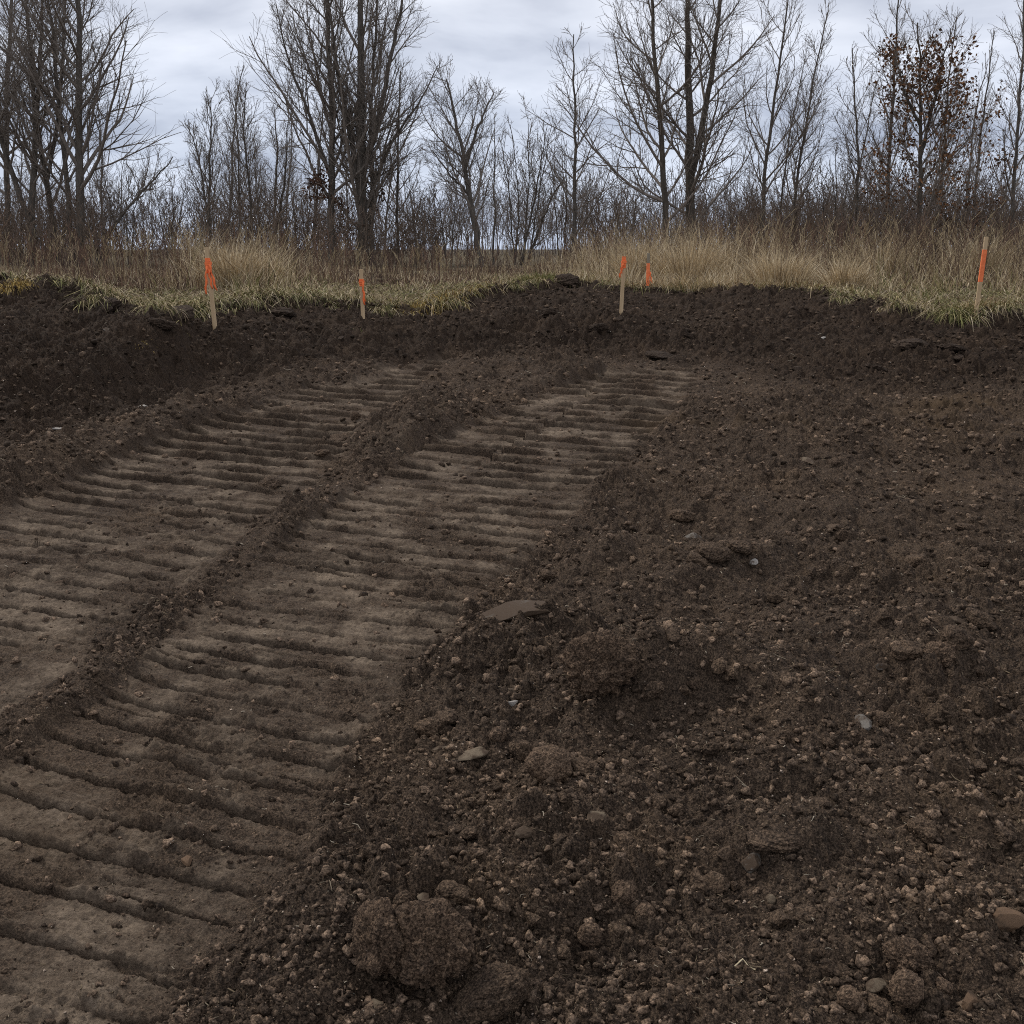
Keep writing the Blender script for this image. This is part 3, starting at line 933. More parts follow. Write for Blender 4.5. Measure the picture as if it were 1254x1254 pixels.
TREES = [
    dict(name='bare_tree', label='tall bare tree with the straight thick trunk in the left group', Y=34, seed=1, spread=1.05, limbs=34, sub=10, twigs=8, stems=[(11, [(97, 305), (96, 200), (97, 80), (95, -60), (100, -190)]), (5, [(112, 302), (135, 275), (165, 240), (205, 190)])]),
    dict(name='bare_tree', label='bare tree leaning left just beside the straight thick left trunk', Y=34.6, seed=2, limbs=26, stems=[(7, [(87, 305), (83, 220), (75, 120), (66, 0), (55, -120)])]),
    dict(name='bare_tree', label='bare forked tree between the straight left trunk and the leaning edge trees', Y=36, seed=3, limbs=26, stems=[(8, [(72, 305), (62, 230), (52, 160), (46, 70), (40, -80)]), (5, [(60, 222), (72, 150), (80, 60), (84, -60)])]),
    dict(name='bare_tree', label='bare tree with the stem leaning out past the left edge', Y=35, seed=4, limbs=28, stems=[(9, [(36, 308), (36, 240), (36, 170), (40, 60), (38, -80)]), (7, [(34, 285), (18, 215), (2, 155), (-20, 60), (-30, -40)])]),
    dict(name='bare_tree', label='bare tree standing at the very left edge of the wood', Y=38, seed=5, limbs=26, stems=[(8, [(8, 305), (6, 220), (2, 120), (8, 0), (5, -120)])]),
    dict(name='bare_tree', label='thin bare two-stemmed tree just behind the leftmost stake', Y=36, seed=6, limbs=28, sub=8, spread=1.0, ang=(22, 45), stems=[(4.5, [(256, 305), (255, 240), (257, 180), (258, 118)]), (3.5, [(255, 285), (246, 225), (236, 180), (222, 150)])]),
    dict(name='bare_tree', label='slim bare tree, first right of the two-stemmed one behind the stake', Y=40, seed=7, limbs=28, sub=8, spread=1.0, ang=(22, 45), stems=[(3.5, [(292, 305), (293, 220), (290, 160), (284, 112)])]),
    dict(name='bare_tree', label='slim bare tree, second right of the two-stemmed one behind the stake', Y=38, seed=8, limbs=28, sub=8, spread=1.0, ang=(22, 45), stems=[(4, [(308, 305), (306, 220), (300, 160), (304, 112)])]),
    dict(name='bare_tree', label='low dark bare tree left of the big spreading pair of trunks', Y=41, seed=9, limbs=24, spread=.8, stems=[(4.5, [(336, 305), (334, 240), (338, 180), (330, 125)]), (3.5, [(338, 290), (352, 220), (358, 140)])]),
    dict(name='bare_tree', label='tall bare tree with a single trunk, left half of the big middle clump', Y=35, seed=10, limbs=32, sub=10, twigs=8, spread=1.15, ang=(30, 52), up=.8, stems=[(10, [(405, 308), (404, 220), (405, 150), (398, 50), (392, -100)]), (5, [(404, 215), (380, 140), (352, 70), (340, 10)])]),
    dict(name='bare_tree', label='massive many-stemmed bare tree with rusty leaves low down, middle clump', Y=35.5, seed=11, sub=10, twigs=7, limbs=24, spread=1.1, ang=(28, 52), up=.8, leaves=700, leaf_z=(.02, .24), t0=.06, leafcol=[(.085, .045, .03), (.06, .035, .026), (.10, .05, .03)],
         stems=[(14, [(444, 308), (443, 220), (443, 120), (445, 20), (448, -120)]), (8, [(438, 235), (426, 150), (412, 80), (398, -30)]), (8, [(450, 225), (465, 150), (484, 60), (502, -30)]), (7, [(455, 300), (454, 200), (453, 100), (462, -70)]), (4.5, [(455, 220), (480, 170), (515, 120), (535, 75)])]),
    dict(name='bare_tree', label='thin upright bare tree right of the massive many-stemmed tree', Y=37, seed=12, limbs=22, sub=8, spread=.9, stems=[(4, [(486, 305), (487, 220), (490, 140), (492, 90)])]),
    dict(name='bare_tree', label='small crooked bare tree leaning left in the central gap', Y=33, seed=13, limbs=26, sub=10, twigs=7, spread=1.35, t0=.25, ang=(35, 62), stems=[(8.5, [(592, 318), (577, 255), (567, 195), (556, 140), (546, 92)]), (5, [(567, 205), (583, 158), (604, 108)]), (3.5, [(572, 240), (552, 215), (530, 185)])]),
    dict(name='bare_tree', label='pale thin sapling just right of the crooked leaning tree', Y=36, seed=14, limbs=14, sub=6, twigs=4, spread=.55, ang=(25, 45), stems=[(3, [(604, 310), (605, 230), (606, 180), (605, 138)])]),
    dict(name='bare_tree', label='young conical bare tree with one straight stem left of the tall pair', Y=34, seed=15, limbs=26, sub=8, twigs=5, spread=.95, ang=(40, 62), up=.6, t0=.15, stems=[(5.5, [(703, 308), (704, 240), (705, 130), (703, 38)])]),
    dict(name='bare_tree', label='tall bare tree with wide left limbs, left of the forked trunk', Y=33, seed=16, limbs=26, sub=11, twigs=8, spread=1.1, ang=(42, 70), up=.75, t0=.14, bark=M_BARK2, stems=[(8.5, [(817, 312), (813, 220), (808, 140), (800, 50), (797, -110)])]),
    dict(name='bare_tree', label='tall bare tree whose thick trunk forks into two dark stems', Y=33.4, seed=17, limbs=23, sub=11, twigs=8, spread=1.1, ang=(40, 66), up=.75, t0=.12, bark=M_BARK2, stems=[(13.5, [(847, 312), (848, 250), (847, 180), (846, 90), (848, -110)]), (8.5, [(849, 212), (858, 165), (867, 100), (878, 0), (890, -110)])]),
    dict(name='bare_tree', label='bare tree with a slightly curved trunk, first right of the forked tree', Y=36, seed=18, limbs=24, spread=1.0, sub=9, ang=(28, 50), stems=[(5.5, [(931, 305), (937, 200), (945, 140), (957, 60), (965, -30)])]),
    dict(name='bare_tree', label='slim bare tree leaning right over the tall grass', Y=36.5, seed=19, limbs=28, sub=9, spread=.95, ang=(24, 46), stems=[(4.5, [(967, 305), (976, 220), (990, 130), (1003, 60), (1012, 15)])]),
    dict(name='bare_tree', label='thin sapling between the curved tree and the right-leaning tree', Y=39, seed=20, limbs=16, sub=6, spread=.6, ang=(22, 40), stems=[(3, [(952, 305), (957, 230), (966, 160), (985, 60)])]),
    dict(name='bare_tree', label='slender bare tree left of the tree with brown leaves', Y=36, seed=21, limbs=24, sub=8, spread=.85, ang=(30, 52), stems=[(4.5, [(1050, 305), (1053, 190), (1051, 120), (1050, 55)])]),
    dict(name='bare_tree', label='tall straight bare tree touching the left of the brown-leaved oak', Y=36.5, seed=22, limbs=26, sub=8, spread=.8, ang=(28, 48), stems=[(5.5, [(1083, 305), (1088, 190), (1094, 90), (1100, -30)])]),
    dict(name='oak_tree', label='oak still holding clumps of brown dead leaves', Y=33, seed=23, limbs=30, sub=9, spread=1.25, ang=(35, 60), leaves=3200, leaf_z=(.0, .92), t0=.06, twigs=7, bark=M_BARK2,
         stems=[(7, [(1126, 305), (1129, 190), (1132, 100), (1128, 25)]), (4.5, [(1130, 190), (1144, 120), (1162, 35)]), (4, [(1128, 160), (1112, 110), (1104, 60)])]),
    dict(name='bare_tree', label='bare tree right behind the brown-leaved oak', Y=37, seed=24, limbs=24, sub=8, spread=.8, ang=(28, 48), stems=[(4.5, [(1150, 305), (1154, 190), (1158, 100), (1168, 20)])]),
    dict(name='bare_tree', label='slim bare tree between the oak and the rightmost stake', Y=38, seed=25, limbs=22, sub=7, spread=.65, ang=(22, 40), stems=[(4, [(1190, 305), (1194, 200), (1202, 110), (1208, 42)])]),
    dict(name='bare_tree', label='bare tree at the right edge of the picture', Y=35, seed=26, limbs=26, sub=8, spread=.75, ang=(25, 45), leaves=160, leaf_z=(.15, .4), stems=[(5.5, [(1238, 305), (1243, 200), (1250, 100), (1256, -40)])]),
]
for t in TREES:
    t.setdefault('group', 'bare trees along the field edge')
    make_tree(**t)

# multi-stemmed shrubs
SHRUBS = [
    (640, 35, [(2.8, [(630, 312), (636, 240), (626, 150)]), (3.2, [(636, 312), (655, 245), (668, 160)]), (4, [(642, 312), (672, 250), (692, 215)]), (2.6, [(632, 312), (622, 230), (612, 165)]), (2.4, [(640, 312), (648, 220), (645, 140)]), (2.4, [(645, 312), (662, 230), (676, 145)])], 'fan-shaped bare shrub of many stems in the central gap', 31),
    (690, 37, [(2.2, [(685, 310), (680, 250), (672, 185)]), (2.2, [(690, 310), (694, 240), (690, 180)]), (2.2, [(694, 310), (716, 250), (730, 210)])], 'low bare shrub behind the young conical tree', 32),
    (545, 37, [(2.2, [(548, 312), (540, 260), (528, 225)]), (2.2, [(552, 312), (556, 250), (560, 205)]), (2.0, [(546, 312), (530, 280), (505, 262)])], 'low bare shrub left of the crooked leaning tree', 33),
    (155, 36, [(2.4, [(152, 308), (140, 250), (135, 200)]), (2.2, [(158, 308), (165, 250), (178, 215)]), (2.0, [(156, 308), (152, 250), (158, 205)])], 'low bare shrub under the right side of the left trees', 34),
    (205, 38, [(2.2, [(205, 308), (198, 260), (190, 225)]), (2.2, [(208, 308), (212, 250), (208, 215)]), (2.0, [(206, 308), (222, 260), (228, 225)])], 'low bare shrub in the gap right of the left trees', 35),
    (765, 38, [(2.2, [(765, 308), (758, 270), (748, 240)]), (2.2, [(768, 308), (776, 265), (782, 235)])], 'small bare shrub left of the tall pair of trunks', 36),
    (905, 37, [(2.2, [(905, 308), (898, 265), (890, 235)]), (2.2, [(908, 308), (915, 260), (920, 230)])], 'small bare shrub right of the forked trunk', 37),
    (1015, 36, [(2.6, [(1015, 308), (1008, 240), (1004, 200)]), (2.4, [(1018, 308), (1022, 240), (1018, 185)]), (2.4, [(1020, 308), (1034, 250), (1040, 210)])], 'bushy bare shrub left of the slender tree by the oak', 38),
    (1180, 34, [(2.6, [(1176, 308), (1165, 265), (1150, 240)]), (2.6, [(1182, 308), (1196, 260), (1215, 232)]), (2.4, [(1180, 308), (1180, 250), (1176, 215)])], 'bare shrub with russet leaves right of the oak', 39),
    (1225, 37, [(2.4, [(1222, 308), (1216, 250), (1222, 210)]), (2.4, [(1228, 308), (1236, 255), (1240, 220)])], 'bare shrub behind the rightmost stake', 40),
    (370, 37, [(2.4, [(366, 308), (356, 250), (352, 205)]), (2.4, [(372, 308), (378, 250), (374, 200)]), (2.2, [(370, 308), (390, 260), (398, 230)])], 'dense bare shrub left of the big middle clump', 41),
    (515, 36, [(2.2, [(512, 308), (504, 260), (500, 215)]), (2.2, [(516, 308), (524, 260), (534, 230)])], 'tangled bare shrub right of the big middle clump', 42),
]
for u, Y, st, lab, sd in SHRUBS:
    make_tree('bare_shrub', lab, Y, st, spread=1.15, limbs=11, sub=6, twigs=4, ang=(22, 48), up=.6, t0=.15, seed=sd, cat='shrub', group='bare shrubs along the field edge',
              leaves=350 if sd == 39 else 0, leaf_z=(.2, .9))

# slim trees deeper in the wood, copies of three sources
src = []
for i, (u, sd) in enumerate(((20, 51), (330, 52), (1105, 53))):
    src.append(make_tree('slim_tree', '-', 46, [(4.2, [(u, 310), (u + 3, 220), (u - 3, 130), (u + 4, 55)])], spread=.75, limbs=22, sub=7, twigs=5, ang=(25, 45), seed=sd, group='slim trees deeper in the wood'))
BACK = [(22, 'slim tree deep in the wood behind the left edge trees'), (52, 'slim tree deep in the wood behind the forked left tree'), (128, 'slim tree seen through the right limbs of the left group'),
        (275, 'slim tree in the back between the two thin trees behind the leftmost stake'), (318, 'slim tree in the back beside the low dark bare tree'), (350, 'slim tree in the back left of the big middle clump'),
        (382, 'slim tree in the back behind the left trunk of the middle clump'), (425, 'slim tree in the back between the trunks of the middle clump'), (470, 'slim tree in the back right of the many-stemmed tree'),
        (1035, 'slim tree in the back left of the slender tree by the oak'), (1068, 'slim tree in the back between slender tree and straight tree by the oak'), (1110, 'slim tree in the back seen through the oak'),
        (1140, 'slim tree in the back on the right half of the oak'), (1172, 'slim tree in the back beyond the shrub with russet leaves'), (1215, 'slim tree in the back behind the rightmost stake'), (1262, 'slim tree in the back at the right edge')]
for i, (u, lab) in enumerate(BACK):
    s = src[i % 3]
    Y = 44 + 6 * ((i * 37) % 10) / 10
    if i < 3:
        o = s
    else:
        o = s.copy(); COL.objects.link(o)
        for ch in list(s.children):
            c = ch.copy(); COL.objects.link(c); c.parent = o
    bx = float(at(u, 305, Y)[0])
    o.location = (bx, Y, ground_z(bx, Y)); o.rotation_euler.z = i * 1.9
    k = .62 + .3 * ((i * 53) % 10) / 10
    o.scale = (k, k, k)
    o['label'] = lab


# ------------------------------------------------------------------ far brushwood and woods, read as one mass each
def brush(name, label, n, ufun, Yr, hr, col, seed, sub=6, rm=1.0):
    r = np.random.default_rng(seed)
    u = ufun(r, n); Y = r.uniform(*Yr, n)
    x = (u - 627) / FPX / 1.03 * Y
    z, _ = terrain(x, Y, False)
    h = r.uniform(*hr, n)
    lean = r.normal(0, .16, (n, 2))
    k = 5
    t = np.linspace(0, 1, k)
    P = np.stack([x[:, None] + lean[:, :1] * h[:, None] * t ** 1.4, Y[:, None] + lean[:, 1:] * h[:, None] * t ** 1.4, z[:, None] + h[:, None] * t], -1)
    P[:, 1:] += r.normal(0, .05, (n, k - 1, 3))
    R = rm * (.006 + .008 * h / hr[1])[:, None] * np.linspace(1, .4, k)[None]
    B, RB, L, _ = sprout(r, P, R, sub, .2, .98, lambda tt, pi: h[pi] * (.42 - .22 * tt), (22, 50), 4, .5, .15, .7, .0065 * rm)
    C, RC, _, _ = sprout(r, B, RB, 3, .15, .95, lambda tt, pi: L[pi] * .45, (25, 60), 3, .2, .2, .8, .006 * rm)
    v, f = join([tubes(P, R, 4), tubes(B, RB, 3), tubes(C, RC, 3)])
    me = mesh_np(name, v, f, True, None, col)
    link(name, me, kind='stuff', label=label, category='brushwood')


def dens(*segs):
    def f(r, n):
        w = np.array([s[2] * (s[1] - s[0]) for s in segs], float); w /= w.sum()
        c = r.choice(len(segs), n, p=w)
        a = np.array([s[0] for s in segs], float)[c]; b = np.array([s[1] for s in segs], float)[c]
        return a + (b - a) * r.random(n)
    return f


M_BRUSH = m_bark('brush_bark', (.100, .072, .053), (.195, .146, .110))
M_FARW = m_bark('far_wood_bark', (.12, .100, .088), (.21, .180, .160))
brush('brushwood', 'tangled bare grey brown brushwood filling the foot of the tree line', 2900,
      dens((-250, 130, 1.6), (130, 240, .5), (240, 400, 1.3), (400, 540, 1.1), (540, 690, .15), (690, 900, .6), (900, 1500, 1.6)), (31, 46), (.5, 2.3), M_BRUSH, 61)
brush('distant_wood', 'far grey wood showing low behind the bare trees', 1900,
      dens((-400, 140, .7), (140, 540, .4), (540, 720, .8), (720, 900, .8), (900, 1700, 1.3)), (75, 130), (3.0, 7.0), M_FARW, 62, 7, 2.2)


# ------------------------------------------------------------------ grass
def blades(name, label, x, y, h, w, col, lean, droop, seed, cat='grass', kind='stuff', loc=None, detail=True, heads=None, z=None, group=None):
    """curved tapering blades; lean = horizontal unit vectors scaled, droop bends the tip over"""
    r = np.random.default_rng(seed)
    n = len(x)
    if z is None:
        z, _ = terrain(x, y, False)
    k = 5
    t = np.linspace(0, 1, k)[None, :]
    hor = lean[:, None, :] * (t ** 1.7)[..., None] * h[:, None, None]
    ver = h[:, None] * (t - droop[:, None] * t ** 2.5)
    base = np.stack([x, y, np.asarray(z) - .02], 1)
    P = base[:, None, :] + np.concatenate([hor, ver[..., None]], -1)
    fa = r.uniform(0, math.pi, n)
    side = np.stack([np.cos(fa), np.sin(fa) * .6, 0 * fa], 1)[:, None, :]
    ww = w[:, None] * (1 - t ** 2.2 * .92)
    A = P + side * ww[..., None]; B = P - side * ww[..., None]
    V = np.stack([A, B], 2).reshape(n, k * 2, 3)
    f0 = np.array([[2 * i, 2 * i + 1, 2 * i + 3, 2 * i + 2] for i in range(k - 1)])
    Fq = (f0[None] + (np.arange(n) * 2 * k)[:, None, None]).reshape(-1, 4)
    V = V.reshape(-1, 3)
    if loc is not None:
        V = V - np.asarray(loc)
    me = mesh_np(name, V, Fq, True, dict(Col=np.repeat(col, 2 * k, 0)), M_GRASS)
    return link(name, me, None, loc, kind=kind, label=label, category=cat, group=group)


TAN = np.array([(.58, .455, .275), (.45, .34, .195), (.66, .54, .36), (.31, .23, .14)])
OLV = np.array([(.17, .165, .060), (.24, .215, .085), (.12, .125, .050), (.34, .28, .13)])
RUS = np.array([(.15, .088, .060), (.115, .074, .054), (.20, .125, .08), (.09, .062, .048)])
YEL = np.array([(.38, .26, .075), (.30, .20, .06), (.42, .31, .12)])


def pick(r, pal, n):
    return pal[r.integers(0, len(pal), n)] * r.uniform(.75, 1.2, (n, 1))


def lip_of(x, y):
    a = np.clip(x / np.maximum(y, 1), -.75, .75)
    return np.interp(a, PA, PY[:, 3])


def u_of(x, y):
    return 627 + x / y * FPX * 1.02


def field_grass():
    r = np.random.default_rng(91)
    # short turf near the lip, tall dry stand behind
    N = 150000
    u = r.uniform(-160, 1420, N); d = 14 * r.random(N) ** 1.5
    a = (u - 627) / FPX / 1.015
    lip = np.interp(a, PA, PY[:, 3]); y = lip + d + .0; x = a * y
    xf, yf = x.astype(F32), y.astype(F32)
    patch = fbm(xf, yf, .55, 3, 931); patch2 = fbm(xf, yf, 1.6, 3, 951); fine = fbm(xf, yf, 4.0, 2, 961)
    # average stand height by place along the edge, metres
    hu = np.interp(u, [-160, 60, 200, 240, 340, 380, 440, 560, 640, 690, 730, 850, 960, 1010, 1060, 1250, 1420],
                   [.15, .15, .18, .46, .50, .26, .13, .12, .17, .30, .56, .66, .58, .34, .50, .48, .48])
    inn = np.interp(d, [0, .35, 1.3, 2.6, 5, 14], [.20, .24, .36, .85, 1.0, 1.0])
    h = hu * inn * np.clip(1 + 2.3 * patch + 2.0 * patch2, .18, 2) * r.uniform(.45, 1.2, N)
    h = np.clip(h, .04, 1.5)
    keep = r.random(N) < np.clip(.55 + 1.5 * fine + np.where(h < .25, .25, 0), .06, 1)
    bare = (u > 690) & (u < 760) & (d < .8)
    keep &= ~(bare & (r.random(N) < .7))
    u, d, x, y, h, patch, patch2 = [q[keep] for q in (u, d, x, y, h, patch, patch2)]
    n = len(u)
    # colour by place
    pg = np.interp(u, [-160, 60, 110, 330, 400, 470, 600, 700, 760, 1040, 1120, 1254], [.2, .25, .55, .5, .55, .45, .4, .25, .15, .15, .45, .35]) * np.interp(d, [0, 1.0, 3, 6], [1.25, 1.0, .35, .1])
    pr = np.interp(u, [-160, 0, 90, 230, 260, 330, 380, 600, 680, 740, 1060, 1180, 1254], [.45, .45, .7, .55, .2, .3, .55, .55, .35, .2, .25, .35, .3]) * np.interp(d, [0, .5, 1.5, 3, 14], [.12, .25, .6, 1.2, 1.5])
    q = r.random(n) + .5 * patch
    col = pick(r, TAN, n)
    g = q < pg; col[g] = pick(r, OLV, g.sum())
    q2 = r.random(n) + .6 * patch2
    rr_ = (~g) & (q2 < pr); col[rr_] = pick(r, RUS, rr_.sum())
    ang = r.uniform(0, 6.28, n); ln = r.uniform(.1, .75, n)
    lean = np.stack([np.cos(ang) * ln, np.sin(ang) * ln], 1)
    lean[d < .4, 1] -= .5
    w = r.uniform(.0025, .0055, n) * (1 + .4 * (h < .2))
    droop = r.uniform(0, .5, n)
    blades('field_grass', 'dry tan and olive grass covering the field above the cut', x, y, h, w, col, lean, droop, 92)
    # matted short turf on the rim
    N = 60000
    u = r.uniform(-160, 1420, N); d = 3.0 * r.random(N) ** 1.3
    a = (u - 627) / FPX / 1.015; y = np.interp(a, PA, PY[:, 3]) + d; x = a * y
    keep = r.random(N) < np.interp(u, [-160, 640, 700, 760, 1000, 1060, 1420], [1, 1, .35, .4, .6, 1, 1])
    u, d, x, y = u[keep], d[keep], x[keep], y[keep]; n = len(u)
    h = r.uniform(.05, .17, n); an = r.uniform(0, 6.28, n); ln = r.uniform(.5, 1.6, n)
    pt = fbm(x.astype(F32), y.astype(F32), 1.4, 3, 941)
    col = pick(r, TAN * .75, n); q = r.random(n)
    g = q < .45 + .8 * pt; col[g] = pick(r, OLV, g.sum())
    rs = (~g) & (q > .85 + .4 * pt); col[rs] = pick(r, RUS, rs.sum())
    blades('short_turf', 'matted short yellow green and straw turf along the rim of the field', x, y, h, r.uniform(.003, .006, n), col, np.stack([np.cos(an) * ln, np.sin(an) * ln], 1), r.uniform(.2, 1.0, n), 95)
    # ragged sod fringe hanging over the cut
    N = 26000
    u = r.uniform(-160, 1420, N); a = (u - 627) / FPX / 1.015
    lip = np.interp(a, PA, PY[:, 3])
    y = lip + r.uniform(-.16, .30, N); x = a * y
    n1 = fbm(x.astype(F32), y.astype(F32), 1.1, 4, 11); n2_ = fbm(x.astype(F32), y.astype(F32), 5.0, 3, 41)
    y = y - .28 * n1 - .10 * n2_
    thick = np.interp(u, [-160, 80, 110, 300, 330, 420, 560, 620, 680, 1000, 1060, 1120, 1180, 1420], [.35, .35, 1, 1, .7, .8, .8, .35, .1, .12, .5, .9, .9, .8])
    keep = r.random(N) < thick * np.clip(.6 + 2.2 * fbm(x.astype(F32), y.astype(F32), 2.2, 2, 977), .05, 1)
    u, x, y = u[keep], x[keep], y[keep]; n = len(u)
    h = r.uniform(.10, .38, n)
    col = pick(r, TAN * .8, n); g = r.random(n) < .5; col[g] = pick(r, OLV, g.sum())
    ye = (u > 470) & (u < 620) & (r.random(n) < .4); col[ye] = pick(r, YEL * .8, ye.sum())
    lean = np.stack([r.normal(0, .5, n), r.uniform(-1.1, .1, n)], 1)
    blades('sod_fringe', 'ragged fringe of sod grass hanging over the edge of the cut', x, y, h, r.uniform(.003, .006, n), col, lean, r.uniform(.5, 1.6, n), 93)
    # dry weed stalks with branching tops at the back of the stand
    N = 2600
    u = dens((-160, 240, .9), (240, 420, 1.0), (420, 700, .7), (700, 1420, 1.0))(r, N); d = r.uniform(3, 15, N)
    a = (u - 627) / FPX / 1.015; y = np.interp(a, PA, PY[:, 3]) + d; x = a * y
    z, _ = terrain(x, y, False)
    h = r.uniform(.5, 1.15, N) * np.interp(u, [400, 450, 680, 740], [.75, .5, .55, .95])
    t = np.linspace(0, 1, 5); ln = r.normal(0, .14, (N, 2))
    P = np.stack([x[:, None] + ln[:, :1] * h[:, None] * t ** 2, y[:, None] + ln[:, 1:] * h[:, None] * t ** 2, z[:, None] - .03 + h[:, None] * t], -1)
    R = np.full((N, 5), .0042) * np.linspace(1, .5, 5)
    B, RB, L, _ = sprout(r, P, R, 6, .55, 1.0, lambda tt, pi: h[pi] * .2 + 0 * tt, (20, 50), 4, .5, .15, .9, .003)
    v, f = join([tubes(P, R, 3), tubes(B, RB, 3)])
    c1 = pick(r, np.concatenate([RUS, TAN[:2] * .7]), N)
    cc = np.concatenate([np.repeat(c1, 15, 0), np.repeat(np.repeat(c1, 6, 0), 12, 0)])
    link('dry_weeds', mesh_np('dry_weeds', v, f, True, dict(Col=cc), M_GRASS), kind='stuff', label='dry brown weed stalks standing in the field behind the cut', category='weeds')


field_grass()

# single tussocks one can point at: u, v of foot, distance or None, radius, height, blades, palette, droop, label
TUSS = [
    (282, 335, 14.2, .30, .85, 900, TAN, .35, 'tall pale tan grass tussock right behind the leftmost stake'),
    (318, 338, 14.6, .28, .70, 700, TAN, .35, 'tan grass tussock on the right of the tall one behind the leftmost stake'),
    (1035, 352, 14.2, .26, .62, 800, TAN, .45, 'bright tan rounded grass tussock left of the russet weeds'),
    (955, 345, 15.2, .40, .72, 900, TAN, .35, 'wide tan grass tussock at the lip, left of the bright rounded one'),
    (846, 345, 17.0, .45, .98, 900, TAN, .25, 'tall pale grass stand in front of the forked trunk'),
    (780, 335, 18.0, .35, .95, 700, TAN, .25, 'tall grass stand behind the two middle stakes'),
    (1090, 322, 17.5, .22, .95, 450, TAN * .8, .2, 'upright plumy grass tuft left of the rightmost stake'),
    (1205, 322, 17.0, .22, 1.0, 450, TAN * .8, .2, 'upright plumy grass tuft right behind the rightmost stake'),
    (660, 343, 16.2, .35, .30, 700, OLV, .6, 'low olive green grass tussock on the lip at the centre'),
    (1168, 388, None, .17, .34, 650, OLV, 1.2, 'green grass tuft drooping over the bank left of the rightmost stake'),
    (1020, 372, None, .07, .24, 130, OLV, 1.0, 'small green tuft dug into the top of the right bank'),
    (12, 345, 11.0, .22, .30, 600, YEL, 1.2, 'golden yellow grass tuft drooping at the left edge'),
    (60, 335, 12.0, .40, .16, 600, YEL * .8, 1.0, 'low golden grass mat on top of the left mound'),
    (65, 418, None, .08, .14, 70, TAN, .8, 'small straw tuft lying on the left bench'),
    (438, 408, None, .07, .12, 90, OLV, .8, 'tiny green tuft at the foot of the second stake'),
    (165, 418, None, .16, .10, 160, YEL * .7, 1.0, 'thin yellowish straw mat along the crest of the left bench'),
    (185, 388, None, .20, .24, 350, OLV, 1.3, 'olive grass tuft slumped down the left bank'),
    (238, 382, None, .26, .26, 500, OLV, 1.3, 'overhanging green grass tuft left of the leftmost stake'),
    (510, 380, 12.75, .35, .16, 450, YEL, .9, 'yellow green grass mat on the lip right of the second stake'),
]
for i, (u, v, Y, rad, hh, n, pal, dr, lab) in enumerate(TUSS):
    r = np.random.default_rng(1200 + i)
    if Y is None:
        bx, by = hit(u, v)
    else:
        bx = float(at(u, v, Y)[0]); by = Y
    rr_ = rad * np.sqrt(r.random(n)); an = r.uniform(0, 6.28, n)
    x = bx + rr_ * np.cos(an); y = by + rr_ * np.sin(an) * .8
    h = hh * r.uniform(.5, 1.12, n) * (1 - .35 * (rr_ / rad) ** 2)
    l = r.uniform(.05, .55, n) * (.4 + rr_ / rad)
    lean = np.stack([np.cos(an) * l, np.sin(an) * l - .35 * max(dr - .5, 0)], 1) + r.normal(0, .1, (n, 2))
    z, _ = terrain(x, y, False)
    blades('grass_tussock', lab, x, y, h, r.uniform(.0028, .0055, n), pick(r, pal, n), lean, dr * r.uniform(.4, 1.2, n), 1300 + i, 'grass tussock', None,
           (bx, by, ground_z(bx, by)), z=z, group='grass tussocks along the cut')


# slumped pieces of sod on the cut: a lump of black soil with its grass still on
SODS = [(118, 385, .20, 'grassy sod piece slumped on the upper left bank'), (196, 396, .24, 'grassy sod piece slid down left of the leftmost stake'),
        (305, 384, .20, 'sod piece tilted under the grass right of the leftmost stake'), (372, 374, .17, 'sod piece sagging from the lip between the two left stakes'),
        (470, 392, .17, 'small sod piece lying right of the second stake'), (556, 384, .22, 'sod piece hanging where the lip bends back at the centre'),
        (628, 362, .20, 'sod piece on the lip left of the central clod'), (1026, 378, .17, 'small sod piece dug into the right bank below the tan tussock'),
        (1098, 388, .20, 'sod piece slumped left of the drooping green tuft'), (1232, 392, .20, 'sod piece under the lip at the right edge')]
for i, (u, v, sz, lab) in enumerate(SODS):
    r = np.random.default_rng(1500 + i)
    bx, by = hit(u, v)
    bz = ground_z(bx, by)
    root = empty('sod_clump', (bx, by, bz), lab, 'sod', 'slumped sod pieces on the cut')
    sm = lump_mesh('soil', 400 + i, M_CLODD, 4, .34, .2, (1, .75, .6), 3)
    so_ = link('soil', sm, root); so_.scale = (sz, sz * .8, sz * .62); so_.location = (0, .05, sz * .12); so_.rotation_euler = (.35, r.uniform(-.3, .3), r.uniform(-.5, .5))
    n = 170
    x = r.normal(0, sz * .5, n); y = r.normal(.03, sz * .28, n); z = sz * (.62 - .9 * (x / sz / 1.3) ** 2 - .5 * (y / sz) ** 2)
    an = r.uniform(0, 6.28, n); l = r.uniform(.3, 1.1, n)
    col = pick(r, TAN * .75, n); g = r.random(n) < .5; col[g] = pick(r, OLV, g.sum())
    gr = blades('grass', None, x, y, r.uniform(.08, .24, n), r.uniform(.003, .005, n), col, np.stack([np.cos(an) * l, np.sin(an) * l - .7], 1), r.uniform(.5, 1.5, n), 1600 + i, None, None, z=z)
    gr.parent = root

# ------------------------------------------------------------------ survey stakes
def box_bm(bm, x0, x1, y0, y1, z0, z1, skew=0):
    vs = [bm.verts.new((x + skew * (z - z0), y, z)) for z in (z0, z1) for x, y in ((x0, y0), (x1, y0), (x1, y1), (x0, y1))]
    for f in ((3, 2, 1, 0), (4, 5, 6, 7), (0, 1, 5, 4), (1, 2, 6, 5), (2, 3, 7, 6), (3, 0, 4, 7)):
        bm.faces.new([vs[i] for i in f])


